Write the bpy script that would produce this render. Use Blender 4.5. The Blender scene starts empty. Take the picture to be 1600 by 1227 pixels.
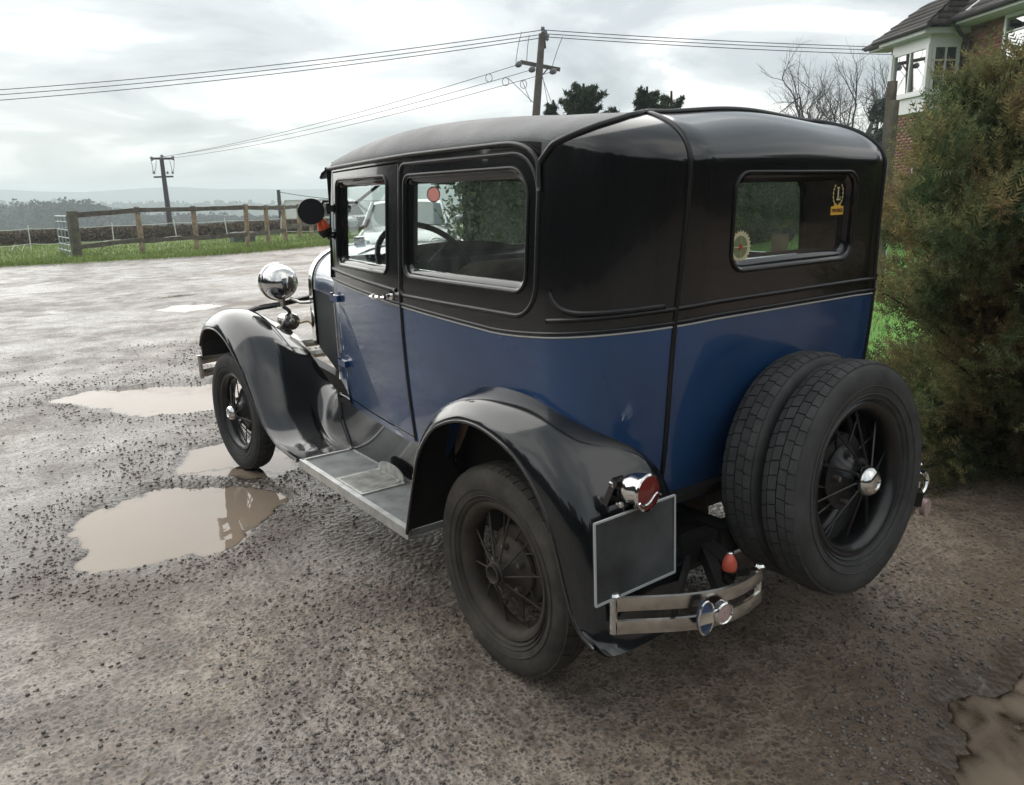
import bpy, math, random
import numpy as np
from mathutils import Vector, Matrix, Euler

random.seed(7); rng = np.random.default_rng(7)
sc = bpy.context.scene
col = sc.collection
R = math.radians

# ---------------------------------------------------------------- camera, sky, sun, exposure
CAM = np.array([-2.0519, -1.8314, 1.5064])
def cam_axes(yaw, pitch, roll):
    f = np.array([math.sin(yaw)*math.cos(pitch), math.cos(yaw)*math.cos(pitch), -math.sin(pitch)])
    r = np.array([math.cos(yaw), -math.sin(yaw), 0.0]); u = np.cross(r, f)
    c, s = math.cos(roll), math.sin(roll)
    return c*r + s*u, -s*r + c*u, f
cr, cu, cf = cam_axes(R(36.3323), R(14.1741), R(-1.40706))
cd = bpy.data.cameras.new('camera'); cam = bpy.data.objects.new('camera', cd); col.objects.link(cam)
cd.sensor_fit = 'HORIZONTAL'; cd.sensor_width = 36.0; cd.lens = 36.0*1219.86/1600.0
cd.clip_start = 0.05; cd.clip_end = 20000
cam.matrix_world = Matrix([[cr[0], cu[0], -cf[0], CAM[0]], [cr[1], cu[1], -cf[1], CAM[1]], [cr[2], cu[2], -cf[2], CAM[2]], [0, 0, 0, 1]])
sc.camera = cam

SUN_AZ, SUN_EL = R(2.0), R(30.0)            # azimuth from +Y towards +X
sun_dir = (math.sin(SUN_AZ)*math.cos(SUN_EL), math.cos(SUN_AZ)*math.cos(SUN_EL), math.sin(SUN_EL))
sd = bpy.data.lights.new('sun', 'SUN'); sun = bpy.data.objects.new('sun', sd); col.objects.link(sun)
sd.energy = 1.5; sd.angle = R(90); sd.color = (1.0, 0.96, 0.9)
sun.rotation_euler = Vector(sun_dir).to_track_quat('Z', 'Y').to_euler()
sun.location = (0, 0, 60)

world = bpy.data.worlds.new('World'); sc.world = world; world.use_nodes = True
wn = world.node_tree; wn.nodes.clear()
def N(nt, t, **kw):
    n = nt.nodes.new(t)
    for k, v in kw.items():
        if k.startswith('i_'):
            key = k[2:]; key = int(key) if key.isdigit() else key.replace('_', ' ')
            n.inputs[key].default_value = v
        else: setattr(n, k, v)
    return n
def L(nt, a, b): nt.links.new(a, b)
def math_n(nt, op, a, b=None, c=None, clamp=False):
    n = nt.nodes.new('ShaderNodeMath'); n.operation = op; n.use_clamp = clamp
    for i, v in enumerate((a, b, c)):
        if v is None: continue
        if isinstance(v, (int, float)): n.inputs[i].default_value = v
        else: nt.links.new(v, n.inputs[i])
    return n.outputs[0]
def ramp_n(nt, fac, stops, interp='LINEAR'):
    n = nt.nodes.new('ShaderNodeValToRGB'); n.color_ramp.interpolation = interp
    e = n.color_ramp.elements
    while len(e) < len(stops): e.new(0.5)
    for el, (p, c) in zip(e, stops):
        el.position = p; el.color = (c, c, c, 1) if isinstance(c, (int, float)) else (*c, 1)
    nt.links.new(fac, n.inputs[0]); return n.outputs[0]
def mix_n(nt, fac, a, b, blend='MIX'):
    n = nt.nodes.new('ShaderNodeMix'); n.data_type = 'RGBA'; n.blend_type = blend; n.clamp_factor = True
    for sock, v in ((n.inputs[0], fac), (n.inputs[6], a), (n.inputs[7], b)):
        if isinstance(v, (int, float)): sock.default_value = v
        elif isinstance(v, tuple): sock.default_value = (*v, 1) if len(v) == 3 else v
        else: nt.links.new(v, sock)
    return n.outputs[2]

sky = N(wn, 'ShaderNodeTexSky', sky_type='NISHITA', sun_disc=False, sun_elevation=SUN_EL, sun_rotation=SUN_AZ)
tc = N(wn, 'ShaderNodeTexCoord'); sep = N(wn, 'ShaderNodeSeparateXYZ'); L(wn, tc.outputs['Generated'], sep.inputs[0])
zz = math_n(wn, 'ADD', math_n(wn, 'MAXIMUM', sep.outputs[2], 0.0), 0.16)
cmb = N(wn, 'ShaderNodeCombineXYZ')
L(wn, math_n(wn, 'DIVIDE', sep.outputs[0], zz), cmb.inputs[0]); L(wn, math_n(wn, 'DIVIDE', sep.outputs[1], zz), cmb.inputs[1])
n1 = N(wn, 'ShaderNodeTexNoise', i_Scale=0.95, i_Detail=9.0, i_Roughness=0.55, i_Distortion=0.5); L(wn, cmb.outputs[0], n1.inputs['Vector'])
n2 = N(wn, 'ShaderNodeTexNoise', i_Scale=0.33, i_Detail=4.0, i_Roughness=0.5); L(wn, cmb.outputs[0], n2.inputs['Vector'])
cl = ramp_n(wn, math_n(wn, 'ADD', math_n(wn, 'MULTIPLY', n1.outputs[0], 0.7), math_n(wn, 'MULTIPLY', n2.outputs[0], 0.3)),
            [(0.41, (3.5, 3.8, 4.0)), (0.485, (4.7, 5.0, 5.15)), (0.535, (6.2, 6.45, 6.5)), (0.585, (9.4, 9.3, 8.9))], 'EASE')
# the veiled sun brightens the cloud round it
vdot = N(wn, 'ShaderNodeVectorMath', operation='DOT_PRODUCT'); vdot.inputs[1].default_value = sun_dir
L(wn, tc.outputs['Generated'], vdot.inputs[0])
glow = math_n(wn, 'POWER', math_n(wn, 'MAXIMUM', vdot.outputs['Value'], 0.0), 5.0)
cl2 = N(wn, 'ShaderNodeVectorMath', operation='SCALE'); L(wn, cl, cl2.inputs[0])
L(wn, math_n(wn, 'ADD', math_n(wn, 'MULTIPLY', glow, 0.16), 0.63), cl2.inputs['Scale'])
skymix = mix_n(wn, 0.95, sky.outputs[0], cl2.outputs[0])
bg = N(wn, 'ShaderNodeBackground', i_Strength=0.1); L(wn, skymix, bg.inputs[0])
wo = N(wn, 'ShaderNodeOutputWorld'); L(wn, bg.outputs[0], wo.inputs[0])

vs = sc.view_settings
vs.view_transform = 'Standard'; vs.look = 'None'; vs.gamma = 1.0; vs.use_curve_mapping = False; vs.exposure = 1.14
sc.cycles.max_bounces = 10; sc.cycles.transparent_max_bounces = 24; sc.cycles.diffuse_bounces = 3; sc.cycles.glossy_bounces = 4
sc.cycles.volume_bounces = 1; sc.cycles.use_denoising = True
sc.cycles.caustics_reflective = False; sc.cycles.caustics_refractive = False

# ---------------------------------------------------------------- helpers
class MB:
    def __init__(s): s.v = []; s.f = []; s.m = []; s.n = 0
    def add(s, verts, faces, mi=0):
        verts = np.asarray(verts, float).reshape(-1, 3); s.v.append(verts)
        for q in faces: s.f.append(tuple(int(i)+s.n for i in q)); s.m.append(mi)
        s.n += len(verts); return s
    def grid(s, P, cu=False, cv=False, mi=0, flip=False):
        P = np.asarray(P, float); n, m = P.shape[:2]; F = []
        for i in range(n if cu else n-1):
            for j in range(m if cv else m-1):
                a, b, c, d = i*m+j, ((i+1) % n)*m+j, ((i+1) % n)*m+(j+1) % m, i*m+(j+1) % m
                F.append((a, d, c, b) if flip else (a, b, c, d))
        return s.add(P.reshape(-1, 3), F, mi)
    def box(s, c, size, rot=None, mi=0, taper=1.0):
        h = np.array(size)/2
        V = np.array([[x, y, z] for z in (-1, 1) for y in (-1, 1) for x in (-1, 1)], float)
        V[4:, :2] *= taper
        V = V*h
        if rot is not None: V = V @ np.array(Euler(rot).to_matrix()).T
        return s.add(V+np.array(c), [(0, 2, 3, 1), (4, 5, 7, 6), (0, 1, 5, 4), (2, 6, 7, 3), (0, 4, 6, 2), (1, 3, 7, 5)], mi)
    def bar(s, a, b, w, h, up=(0, 0, 1), mi=0):
        a = np.array(a, float); b = np.array(b, float); d = b-a; l = np.linalg.norm(d); d /= l
        r = np.cross(d, np.array(up, float)); r /= np.linalg.norm(r)+1e-9; u = np.cross(r, d)
        V = [p+r*i*w/2+u*j*h/2 for p in (a, b) for j in (-1, 1) for i in (-1, 1)]
        return s.add(V, [(0, 1, 3, 2), (4, 6, 7, 5), (0, 4, 5, 1), (2, 3, 7, 6), (0, 2, 6, 4), (1, 5, 7, 3)], mi)
    def tube(s, path, r, seg=8, caps=True, closed=False, mi=0, squash=None):
        P = np.asarray(path, float); n = len(P)
        rr = np.full(n, r) if np.isscalar(r) else np.asarray(r, float)
        T = np.roll(P, -1, 0)-np.roll(P, 1, 0) if closed else np.gradient(P, axis=0)
        T /= np.linalg.norm(T, axis=1)[:, None]+1e-12
        ref = np.array([0, 0, 1.0]) if abs(T[0][2]) < .9 else np.array([1.0, 0, 0])
        A = np.cross(T[0], ref); A /= np.linalg.norm(A); rings = []
        for i in range(n):
            A = A-T[i]*A.dot(T[i]); A /= np.linalg.norm(A)+1e-12; B = np.cross(T[i], A)
            t = np.arange(seg)*2*math.pi/seg
            rings.append(P[i]+rr[i]*(np.cos(t)[:, None]*A+np.sin(t)[:, None]*B))
        base = s.n; s.grid(np.array(rings), cu=closed, cv=True, mi=mi, flip=True)
        if caps and not closed:
            s.f.append(tuple(base+i for i in range(seg))); s.m.append(mi)
            s.f.append(tuple(base+(n-1)*seg+i for i in reversed(range(seg)))); s.m.append(mi)
        return s
    def lathe(s, prof, o=(0, 0, 0), ax=(0, 0, 1), seg=32, mi=0, closed=False):
        ax = np.array(ax, float); ax /= np.linalg.norm(ax)
        ref = np.array([0, 0, 1.0]) if abs(ax[2]) < .9 else np.array([1.0, 0, 0])
        A = np.cross(ax, ref); A /= np.linalg.norm(A); B = np.cross(ax, A)
        t = np.arange(seg)*2*math.pi/seg; D = np.cos(t)[:, None]*A+np.sin(t)[:, None]*B
        P = np.array([np.array(o)+h*ax+r*D for r, h in prof])
        return s.grid(P, cu=closed, cv=True, mi=mi)
    def sphere(s, c, r, seg=16, rings=10, mi=0):
        r = np.array([r, r, r]) if np.isscalar(r) else np.array(r)
        P = []
        for i in range(rings+1):
            a = math.pi*i/rings
            P.append([[math.sin(a)*math.cos(2*math.pi*j/seg), math.sin(a)*math.sin(2*math.pi*j/seg), math.cos(a)] for j in range(seg)])
        return s.grid(np.array(P)*r+np.array(c), cv=True, mi=mi)
    def mesh(s, name, mats, smooth=True, sharp=35, weld=False):
        me = bpy.data.meshes.new(name)
        V = np.concatenate(s.v) if s.v else np.zeros((0, 3))
        me.from_pydata(V.tolist(), [], s.f)
        for m in (mats if isinstance(mats, (list, tuple)) else [mats]): me.materials.append(m)
        me.polygons.foreach_set('material_index', s.m)
        if smooth:
            me.polygons.foreach_set('use_smooth', [True]*len(me.polygons))
            if sharp: me.set_sharp_from_angle(angle=R(sharp))
        me.update(); return me
    def build(s, name, mats, parent=None, **kw):
        lab = {k: kw.pop(k) for k in ('label', 'cat', 'group', 'kind') if k in kw}
        o = bpy.data.objects.new(name, s.mesh(name, mats, **kw)); col.objects.link(o); o.parent = parent
        tag(o, **lab); return o
def fast_mesh(name, V, F, mats, smooth=False, mi=None):
    """F: (n,k) int array, all faces the same size"""
    me = bpy.data.meshes.new(name); n, k = F.shape
    me.vertices.add(len(V)); me.vertices.foreach_set('co', np.ascontiguousarray(V, np.float32).ravel())
    me.loops.add(n*k); me.loops.foreach_set('vertex_index', np.ascontiguousarray(F, np.int32).ravel())
    me.polygons.add(n); me.polygons.foreach_set('loop_start', np.arange(n, dtype=np.int32)*k)
    me.polygons.foreach_set('loop_total', np.full(n, k, np.int32))
    for m in (mats if isinstance(mats, (list, tuple)) else [mats]): me.materials.append(m)
    if mi is not None: me.polygons.foreach_set('material_index', np.asarray(mi, np.int32))
    if smooth: me.polygons.foreach_set('use_smooth', np.ones(n, bool))
    me.update(calc_edges=True); me.validate(); return me
def tag(o, label=None, cat=None, group=None, kind=None):
    if label: o['label'] = label
    if cat: o['category'] = cat
    if group: o['group'] = group
    if kind: o['kind'] = kind
    return o
def obj(name, me, parent=None, **kw):
    o = bpy.data.objects.new(name, me); col.objects.link(o); o.parent = parent; return tag(o, **kw)
def empty(name, loc=(0, 0, 0), rz=0, **kw):
    o = bpy.data.objects.new(name, None); col.objects.link(o); o.location = loc; o.rotation_euler = (0, 0, rz)
    o.empty_display_size = 0.2; return tag(o, **kw)
def catmull(P, n, closed=False):
    P = np.asarray(P, float)
    d = np.r_[0, np.cumsum(np.linalg.norm(np.diff(P, axis=0), axis=1))]; t = np.linspace(0, d[-1], n)
    i = np.clip(np.searchsorted(d, t, 'right')-1, 0, len(P)-2); u = ((t-d[i])/(d[i+1]-d[i]))[:, None]
    Q = np.vstack([2*P[0]-P[1], P, 2*P[-1]-P[-2]]); a, b, c, e = Q[i], Q[i+1], Q[i+2], Q[i+3]
    return .5*((2*b)+(-a+c)*u+(2*a-5*b+4*c-e)*u*u+(-a+3*b-3*c+e)*u**3)
def interp_u(P, n):
    """catmull with uniform parameter per control point"""
    P = np.asarray(P, float); t = np.linspace(0, len(P)-1, n); i = np.clip(t.astype(int), 0, len(P)-2)
    u = (t-i).reshape((-1,)+(1,)*(P.ndim-1))
    Q = np.concatenate([[2*P[0]-P[1]], P, [2*P[-1]-P[-2]]]); a, b, c, e = Q[i], Q[i+1], Q[i+2], Q[i+3]
    return .5*((2*b)+(-a+c)*u+(2*a-5*b+4*c-e)*u*u+(-a+3*b-3*c+e)*u**3)
def _h(ix, iy, s):
    n = (ix.astype(np.int64)*374761393+iy.astype(np.int64)*668265263+s*1274126177) & 0x7fffffff
    n = ((n ^ (n >> 13))*1274126177) & 0x7fffffff; n = n ^ (n >> 16)
    return (n & 0xffff)/65535.0
def vnoise(x, y, s=0):
    ix, iy = np.floor(x), np.floor(y); fx, fy = x-ix, y-iy; fx = fx*fx*(3-2*fx); fy = fy*fy*(3-2*fy)
    ix = ix.astype(np.int64); iy = iy.astype(np.int64)
    return (_h(ix, iy, s)*(1-fx)+_h(ix+1, iy, s)*fx)*(1-fy)+(_h(ix, iy+1, s)*(1-fx)+_h(ix+1, iy+1, s)*fx)*fy
def fbm(x, y, o=4, s=0):
    r = 0; a = .5; t = 0
    for k in range(o): r = r+a*vnoise(x*2**k+17.3*k, y*2**k-9.1*k, s+k); t += a; a *= .5
    return r/t
def sstep(a, b, x): t = np.clip((x-a)/(b-a), 0, 1); return t*t*(3-2*t)
def ray_dir(u, v):
    return cr*((u-800)/1219.86)+cu*((613.5-v)/1219.86)+cf
def at_dist(u, v, d):           # a point d metres (horizontally) from the camera in the direction of photo pixel (u, v): used to survey positions
    q = ray_dir(u, v); return CAM+q*(d/math.hypot(q[0], q[1]))
def az_pt(u, d, z=0.0):
    q = at_dist(u, 310, d); return np.array([q[0], q[1], z])

# ---------------------------------------------------------------- materials
MAT = {}
def mat(name, base=(.5, .5, .5), rough=.5, metal=0, spec=.5, coat=0, coat_rough=.05, nscale=None, namp=.3, bump=0, bscale=None, rvar=0, ior=None, island=0):
    m = bpy.data.materials.new(name); m.use_nodes = True; nt = m.node_tree; b = nt.nodes['Principled BSDF']
    b.inputs['Base Color'].default_value = (*base, 1); b.inputs['Roughness'].default_value = rough; b.inputs['Metallic'].default_value = metal
    b.inputs['Specular IOR Level'].default_value = spec; b.inputs['Coat Weight'].default_value = coat; b.inputs['Coat Roughness'].default_value = coat_rough
    if ior: b.inputs['IOR'].default_value = ior
    tcn = None
    if nscale or bump or rvar:
        tcn = N(nt, 'ShaderNodeTexCoord')
        nz = N(nt, 'ShaderNodeTexNoise', i_Scale=nscale or 5.0, i_Detail=6.0, i_Roughness=.6); L(nt, tcn.outputs['Object'], nz.inputs['Vector'])
    colr = None
    if nscale:
        f = ramp_n(nt, nz.outputs[0], [(.3, 0.0), (.7, 1.0)])
        colr = mix_n(nt, f, tuple(c*(1-namp) for c in base), tuple(min(1, c*(1+namp)) for c in base))
    if island:
        g = N(nt, 'ShaderNodeNewGeometry'); f = g.outputs['Random Per Island']
        hs = N(nt, 'ShaderNodeHueSaturation'); 
        L(nt, math_n(nt, 'MULTIPLY_ADD', f, 2*island, 1-island), hs.inputs['Value'])
        L(nt, math_n(nt, 'MULTIPLY_ADD', math_n(nt, 'FRACT', math_n(nt, 'MULTIPLY', f, 37.7)), .06*min(1, island*2), .5-.03*min(1, island*2)), hs.inputs['Hue'])
        if colr is not None: L(nt, colr, hs.inputs['Color'])
        else: hs.inputs['Color'].default_value = (*base, 1)
        colr = hs.outputs[0]
    if colr is not None: L(nt, colr, b.inputs['Base Color'])
    if rvar:
        nr = N(nt, 'ShaderNodeTexNoise', i_Scale=(nscale or 5.0)*.7, i_Detail=5.0); L(nt, tcn.outputs['Object'], nr.inputs['Vector'])
        L(nt, math_n(nt, 'MULTIPLY_ADD', nr.outputs[0], 2*rvar, rough-rvar, clamp=True), b.inputs['Roughness'])
    if bump:
        nb = N(nt, 'ShaderNodeTexNoise', i_Scale=bscale or 40.0, i_Detail=5.0); L(nt, tcn.outputs['Object'], nb.inputs['Vector'])
        bp = N(nt, 'ShaderNodeBump', i_Strength=min(1, bump), i_Distance=.01); L(nt, nb.outputs[0], bp.inputs['Height']); L(nt, bp.outputs[0], b.inputs['Normal'])
    MAT[name] = m; return m
def leafy(m, tr=.45):
    """let light through the leaves of material m"""
    nt = m.node_tree; pb = nt.nodes['Principled BSDF']; out = nt.nodes['Material Output']; t = N(nt, 'ShaderNodeBsdfTranslucent'); mx = N(nt, 'ShaderNodeMixShader'); mx.inputs[0].default_value = tr
    if pb.inputs['Base Color'].links: L(nt, pb.inputs['Base Color'].links[0].from_socket, t.inputs[0])
    else: t.inputs[0].default_value = pb.inputs['Base Color'].default_value
    L(nt, pb.outputs[0], mx.inputs[1]); L(nt, t.outputs[0], mx.inputs[2]); L(nt, mx.outputs[0], out.inputs[0]); return m
mat('blue_paint', (.016, .058, .160), .26, coat=.8, coat_rough=.035, nscale=1.6, namp=.28, rvar=.10, bump=.06, bscale=1.8)
mat('bonnet_shaded', (.006, .008, .013), .6)  # bonnet side: its shade and dark reflection are put into the colour
mat('black_paint', (.006, .006, .007), .16, coat=.6, coat_rough=.03, nscale=3, namp=.3, rvar=.03, bump=.03, bscale=2.2)
mat('moulding', (.008, .008, .009), .34, nscale=5, namp=.3, rvar=.08)
mat('roof_fabric', (.075, .083, .087), .48, nscale=7, namp=.4, bump=.25, bscale=160, rvar=.1)
mat('wing_paint', (.009, .010, .012), .14, coat=.7, coat_rough=.03, nscale=4, namp=.5, rvar=.03)
mat('pinstripe', (.55, .55, .5), .4)
mat('chrome', (.82, .82, .80), .07, 1.0, nscale=9, namp=.08, rvar=.05)
mat('dull_chrome', (.62, .60, .56), .22, 1.0, nscale=30, namp=.2, rvar=.1)
mat('alloy_trim', (.70, .71, .70), .45, .8, nscale=14, namp=.2, rvar=.12)
mat('step_plate', (.55, .55, .52), .55, .4, nscale=20, namp=.35)
mat('board_rubber', (.25, .26, .255), .5, nscale=9, namp=.35, bump=.2, bscale=80)
mat('tyre', (.048, .049, .049), .72, nscale=9, namp=.45, bump=.15, bscale=70, island=.12)
mat('tyre_dusty', (.055, .049, .043), .8, nscale=7, namp=.6, bump=.2, bscale=60)
mat('wheel_black', (.008, .008, .009), .35, nscale=8, namp=.4, coat=.3)
mat('wheel_dirty', (.05, .04, .032), .7, nscale=10, namp=.5)
mat('nut_steel', (.32, .30, .27), .4, .9)
mat('chassis_black', (.012, .011, .010), .6, nscale=8, namp=.6)
mat('red_lens', (.17, .022, .020), .15, coat=.6)
mat('orange_lens', (.75, .10, .015), .2, coat=.5)
mat('salmon_lens', (.55, .10, .06), .3, coat=.4)
mat('pink_reflector', (.50, .36, .34), .3, coat=.5, nscale=120, namp=.2)
mat('badge_blue', (.035, .075, .16), .25, coat=.6)
mat('plate_black', (.055, .060, .064), .45, nscale=6, namp=.55)
mat('plate_edge', (.45, .47, .48), .4)
mat('trim_brown', (.30, .205, .16), .85, nscale=12, namp=.3, bump=.2, bscale=150)
mat('seat_tan', (.20, .125, .08), .75, nscale=9, namp=.3, bump=.2, bscale=90)
mat('headliner', (.22, .19, .16), .9)
mat('bakelite', (.006, .006, .006), .25)
mat('card_red', (.40, .05, .05), .5); mat('card_white', (.75, .75, .73), .6); mat('card_grey', (.25, .25, .24), .6)
mat('sticker_cream', (.62, .58, .36), .5); mat('sticker_yellow', (.80, .48, .06), .5); mat('sticker_green', (.20, .24, .12), .5)
mat('sticker_red', (.50, .05, .04), .5); mat('sticker_dark', (.10, .02, .015), .5); mat('sticker_gold', (.60, .48, .20), .5)
def glass_mat(name, tint=(.92, .96, .94), haze=.05, hazecol=(.35, .38, .38), refl=1.0):
    m = bpy.data.materials.new(name); m.use_nodes = True; nt = m.node_tree; nt.nodes.clear()
    tr = N(nt, 'ShaderNodeBsdfTransparent', i_Color=(*tint, 1)); gl = N(nt, 'ShaderNodeBsdfGlossy', i_Roughness=.02, i_Color=(refl, refl, refl, 1))
    df = N(nt, 'ShaderNodeBsdfDiffuse', i_Color=(*hazecol, 1)); fr = N(nt, 'ShaderNodeFresnel', i_IOR=1.5)
    m1 = N(nt, 'ShaderNodeMixShader'); L(nt, tr.outputs[0], m1.inputs[1]); L(nt, df.outputs[0], m1.inputs[2])
    t = N(nt, 'ShaderNodeTexCoord'); nz = N(nt, 'ShaderNodeTexNoise', i_Scale=6.0, i_Detail=4.0, i_Distortion=1.5); L(nt, t.outputs['Object'], nz.inputs['Vector'])
    L(nt, math_n(nt, 'MULTIPLY', ramp_n(nt, nz.outputs[0], [(.35, .3), (.75, 1.0)]), haze), m1.inputs[0])
    m2 = N(nt, 'ShaderNodeMixShader'); L(nt, fr.outputs[0], m2.inputs[0]); L(nt, m1.outputs[0], m2.inputs[1]); L(nt, gl.outputs[0], m2.inputs[2])
    o = N(nt, 'ShaderNodeOutputMaterial'); L(nt, m2.outputs[0], o.inputs[0]); MAT[name] = m; return m
glass_mat('window_glass'); glass_mat('dusty_glass', (.90, .95, .92), .18, (.36, .40, .38)); glass_mat('house_glass', (.55, .6, .6), .25, (.5, .55, .58), .5)
# ================================================================ the ground
PUD = {
 'large puddle beside the front wheel': ([(-1.71, 2.04), (-1.62, 2.40), (-1.3, 2.55), (-.95, 2.48), (-.72, 2.10), (-.74, 1.94), (-.88, 1.84), (-1.14, 1.62), (-1.47, 1.52), (-1.69, 1.70)], .045),
 'puddle under the front wheel': ([(-1.13, 2.92), (-.89, 3.22), (-.5, 3.15), (-.36, 2.75), (-.47, 2.50), (-.70, 2.34), (-1.04, 2.63)], .034),
 'long puddle ahead of the front bumper': ([(-1.46, 5.28), (-1.17, 5.50), (-.62, 5.25), (-.2, 5.0), (.25, 4.5), (.0, 4.1), (-.46, 4.0), (-1.03, 4.37)], .04),
 'middle puddle beyond the front bumper': ([(-.10, 6.0), (.10, 6.5), (.6, 6.5), (.75, 5.9), (.3, 5.6)], .035),
 'small far puddle in the middle of the yard': ([(.45, 10.6), (.9, 11.0), (1.4, 10.8), (1.45, 10.2), (.8, 9.9)], .035),
 'thin puddle in front of the verge': ([(.5, 12.0), (1.1, 12.5), (1.8, 12.4), (1.4, 11.9)], .03),
 'muddy puddle by the conifer': ([(-.35, -1.22), (-.1, -1.02), (.35, -.93), (.9, -.95), (1.3, -1.4), (.8, -1.9), (0, -1.8), (-.4, -1.5)], .027),
 'puddle beneath the tail of the car': ([(.32, .0), (.45, .16), (.85, .48), (1.15, .38), (1.0, .05), (.7, -.12)], .028),
 'puddle in the wheel tracks by the verge': ([(5.2, 15.0), (6.0, 15.6), (7.2, 15.3), (6.4, 14.6)], .03),
}
ZW = -.014
def pud_sd(q):
    best = np.full(len(q), 9.0); dep = np.zeros(len(q))
    wob = (fbm(q[:, 0]*5, q[:, 1]*5, 3, 5)-.5)*.22+(fbm(q[:, 0]*22, q[:, 1]*22, 2, 8)-.5)*.07
    for P, d in PUD.values():
        P = np.array(P); c = P.mean(0); rr_ = np.linalg.norm(P-c, axis=1).max()+.5
        k = np.linalg.norm(q-c, axis=1) < rr_
        if not k.any(): continue
        sdv, _ = sdf_poly_g(P, q[k]); sdv = sdv+wob[k]*np.clip(rr_, .5, 1.2)
        best[k] = np.minimum(best[k], sdv); dep[k] = np.maximum(dep[k], d*sstep(.07, -.10, sdv))
    return best, dep
def sdf_poly_g(P, q):
    a = P; b = np.roll(P, -1, 0); best = np.full(len(q), 1e9); ins = np.zeros(len(q), bool)
    for s, e in zip(a, b):
        d = e-s; t = np.clip(((q-s)@d)/(d@d+1e-12), 0, 1)[:, None]; best = np.minimum(best, np.linalg.norm(q-(s+t*d), axis=1))
        cond = ((s[1] > q[:, 1]) != (e[1] > q[:, 1])); xx = s[0]+(q[:, 1]-s[1])/((e[1]-s[1]) if abs(e[1]-s[1]) > 1e-12 else 1e-12)*d[0]
        ins ^= cond & (q[:, 0] < xx)
    return np.where(ins, -best, best), None
def ground_h(x, y):
    q = np.stack([x.ravel(), y.ravel()], 1); sdv, dep = pud_sd(q)
    near = np.clip(1-np.hypot(q[:, 0]-CAM[0], q[:, 1]-CAM[1])/14, 0, 1)
    rub = fbm(q[:, 0]*1.7, q[:, 1]*1.7, 3, 31)
    h = .004+.010*(fbm(q[:, 0]*.8, q[:, 1]*.8, 3, 2)-.5)+.010*(fbm(q[:, 0]*5, q[:, 1]*5, 3, 3)-.5)+near*(.010*(.5+rub))*(fbm(q[:, 0]*26, q[:, 1]*26, 3, 4)-.5)
    # loose banks of gravel round the puddles
    bank = np.exp(-((sdv-.16)/.11)**2); h = h+bank*.010*(fbm(q[:, 0]*9, q[:, 1]*9, 2, 6))
    h = np.maximum(h, ZW+.005)*(dep < .002)+h*(dep >= .002)
    return (h-dep).reshape(x.shape), sdv.reshape(x.shape)
az = np.unique(np.concatenate([np.radians(np.linspace(-34, 112, 500)), np.radians(np.linspace(112, 326, 130)[1:-1])]))
rad = np.concatenate([[0.0], np.geomspace(.3, 70, 500), np.geomspace(72, 110, 6)])
AZ, RD = np.meshgrid(az, rad, indexing='ij'); gx = CAM[0]+RD*np.sin(AZ); gy_ = CAM[1]+RD*np.cos(AZ)
gh, gsd = ground_h(gx, gy_); gh[RD > 34] -= .12*(RD[RD > 34]-34)*.6
na, nr = gx.shape; ii, jj = np.meshgrid(np.arange(na), np.arange(nr-1), indexing='ij'); i2 = (ii+1) % na
F = np.stack([ii*nr+jj, ii*nr+jj+1, i2*nr+jj+1, i2*nr+jj], -1).reshape(-1, 4)
gm = bpy.data.materials.new('wet_gravel'); gm.use_nodes = True; nt = gm.node_tree; pb = nt.nodes['Principled BSDF']
tcg = N(nt, 'ShaderNodeTexCoord'); OC = tcg.outputs['Object']
def nz(scale, detail=5.0, rough=.55, dist=0.0):
    n = N(nt, 'ShaderNodeTexNoise', i_Scale=scale, i_Detail=detail, i_Roughness=rough, i_Distortion=dist); L(nt, OC, n.inputs['Vector']); return n.outputs[0]
def vor(scale, rnd=1.0, out='Distance'):
    n = N(nt, 'ShaderNodeTexVoronoi', voronoi_dimensions='2D'); n.inputs['Scale'].default_value = scale; n.inputs['Randomness'].default_value = rnd; L(nt, OC, n.inputs['Vector']); return n.outputs[out]
big, mid_, fine, tiny = nz(.55, 4), nz(2.6, 5, .6), nz(19, 5, .65), nz(90, 4, .6)
sepg = N(nt, 'ShaderNodeSeparateXYZ'); L(nt, OC, sepg.inputs[0])
brown = ramp_n(nt, math_n(nt, 'ADD', math_n(nt, 'MULTIPLY', sepg.outputs[0], .10), math_n(nt, 'ADD', math_n(nt, 'MULTIPLY', sepg.outputs[1], -.03), big)), [(.22, 0.0), (.54, 1.0)])
bank_a = N(nt, 'ShaderNodeAttribute', attribute_name='bank').outputs['Fac']; shore_a = N(nt, 'ShaderNodeAttribute', attribute_name='shore').outputs['Fac']
c1 = mix_n(nt, brown, (.36, .328, .290), (.345, .275, .212))
c2 = mix_n(nt, ramp_n(nt, mid_, [(.42, 0.0), (.62, 1.0)]), c1, mix_n(nt, brown, (.235, .206, .183), (.20, .155, .12)))
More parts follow.
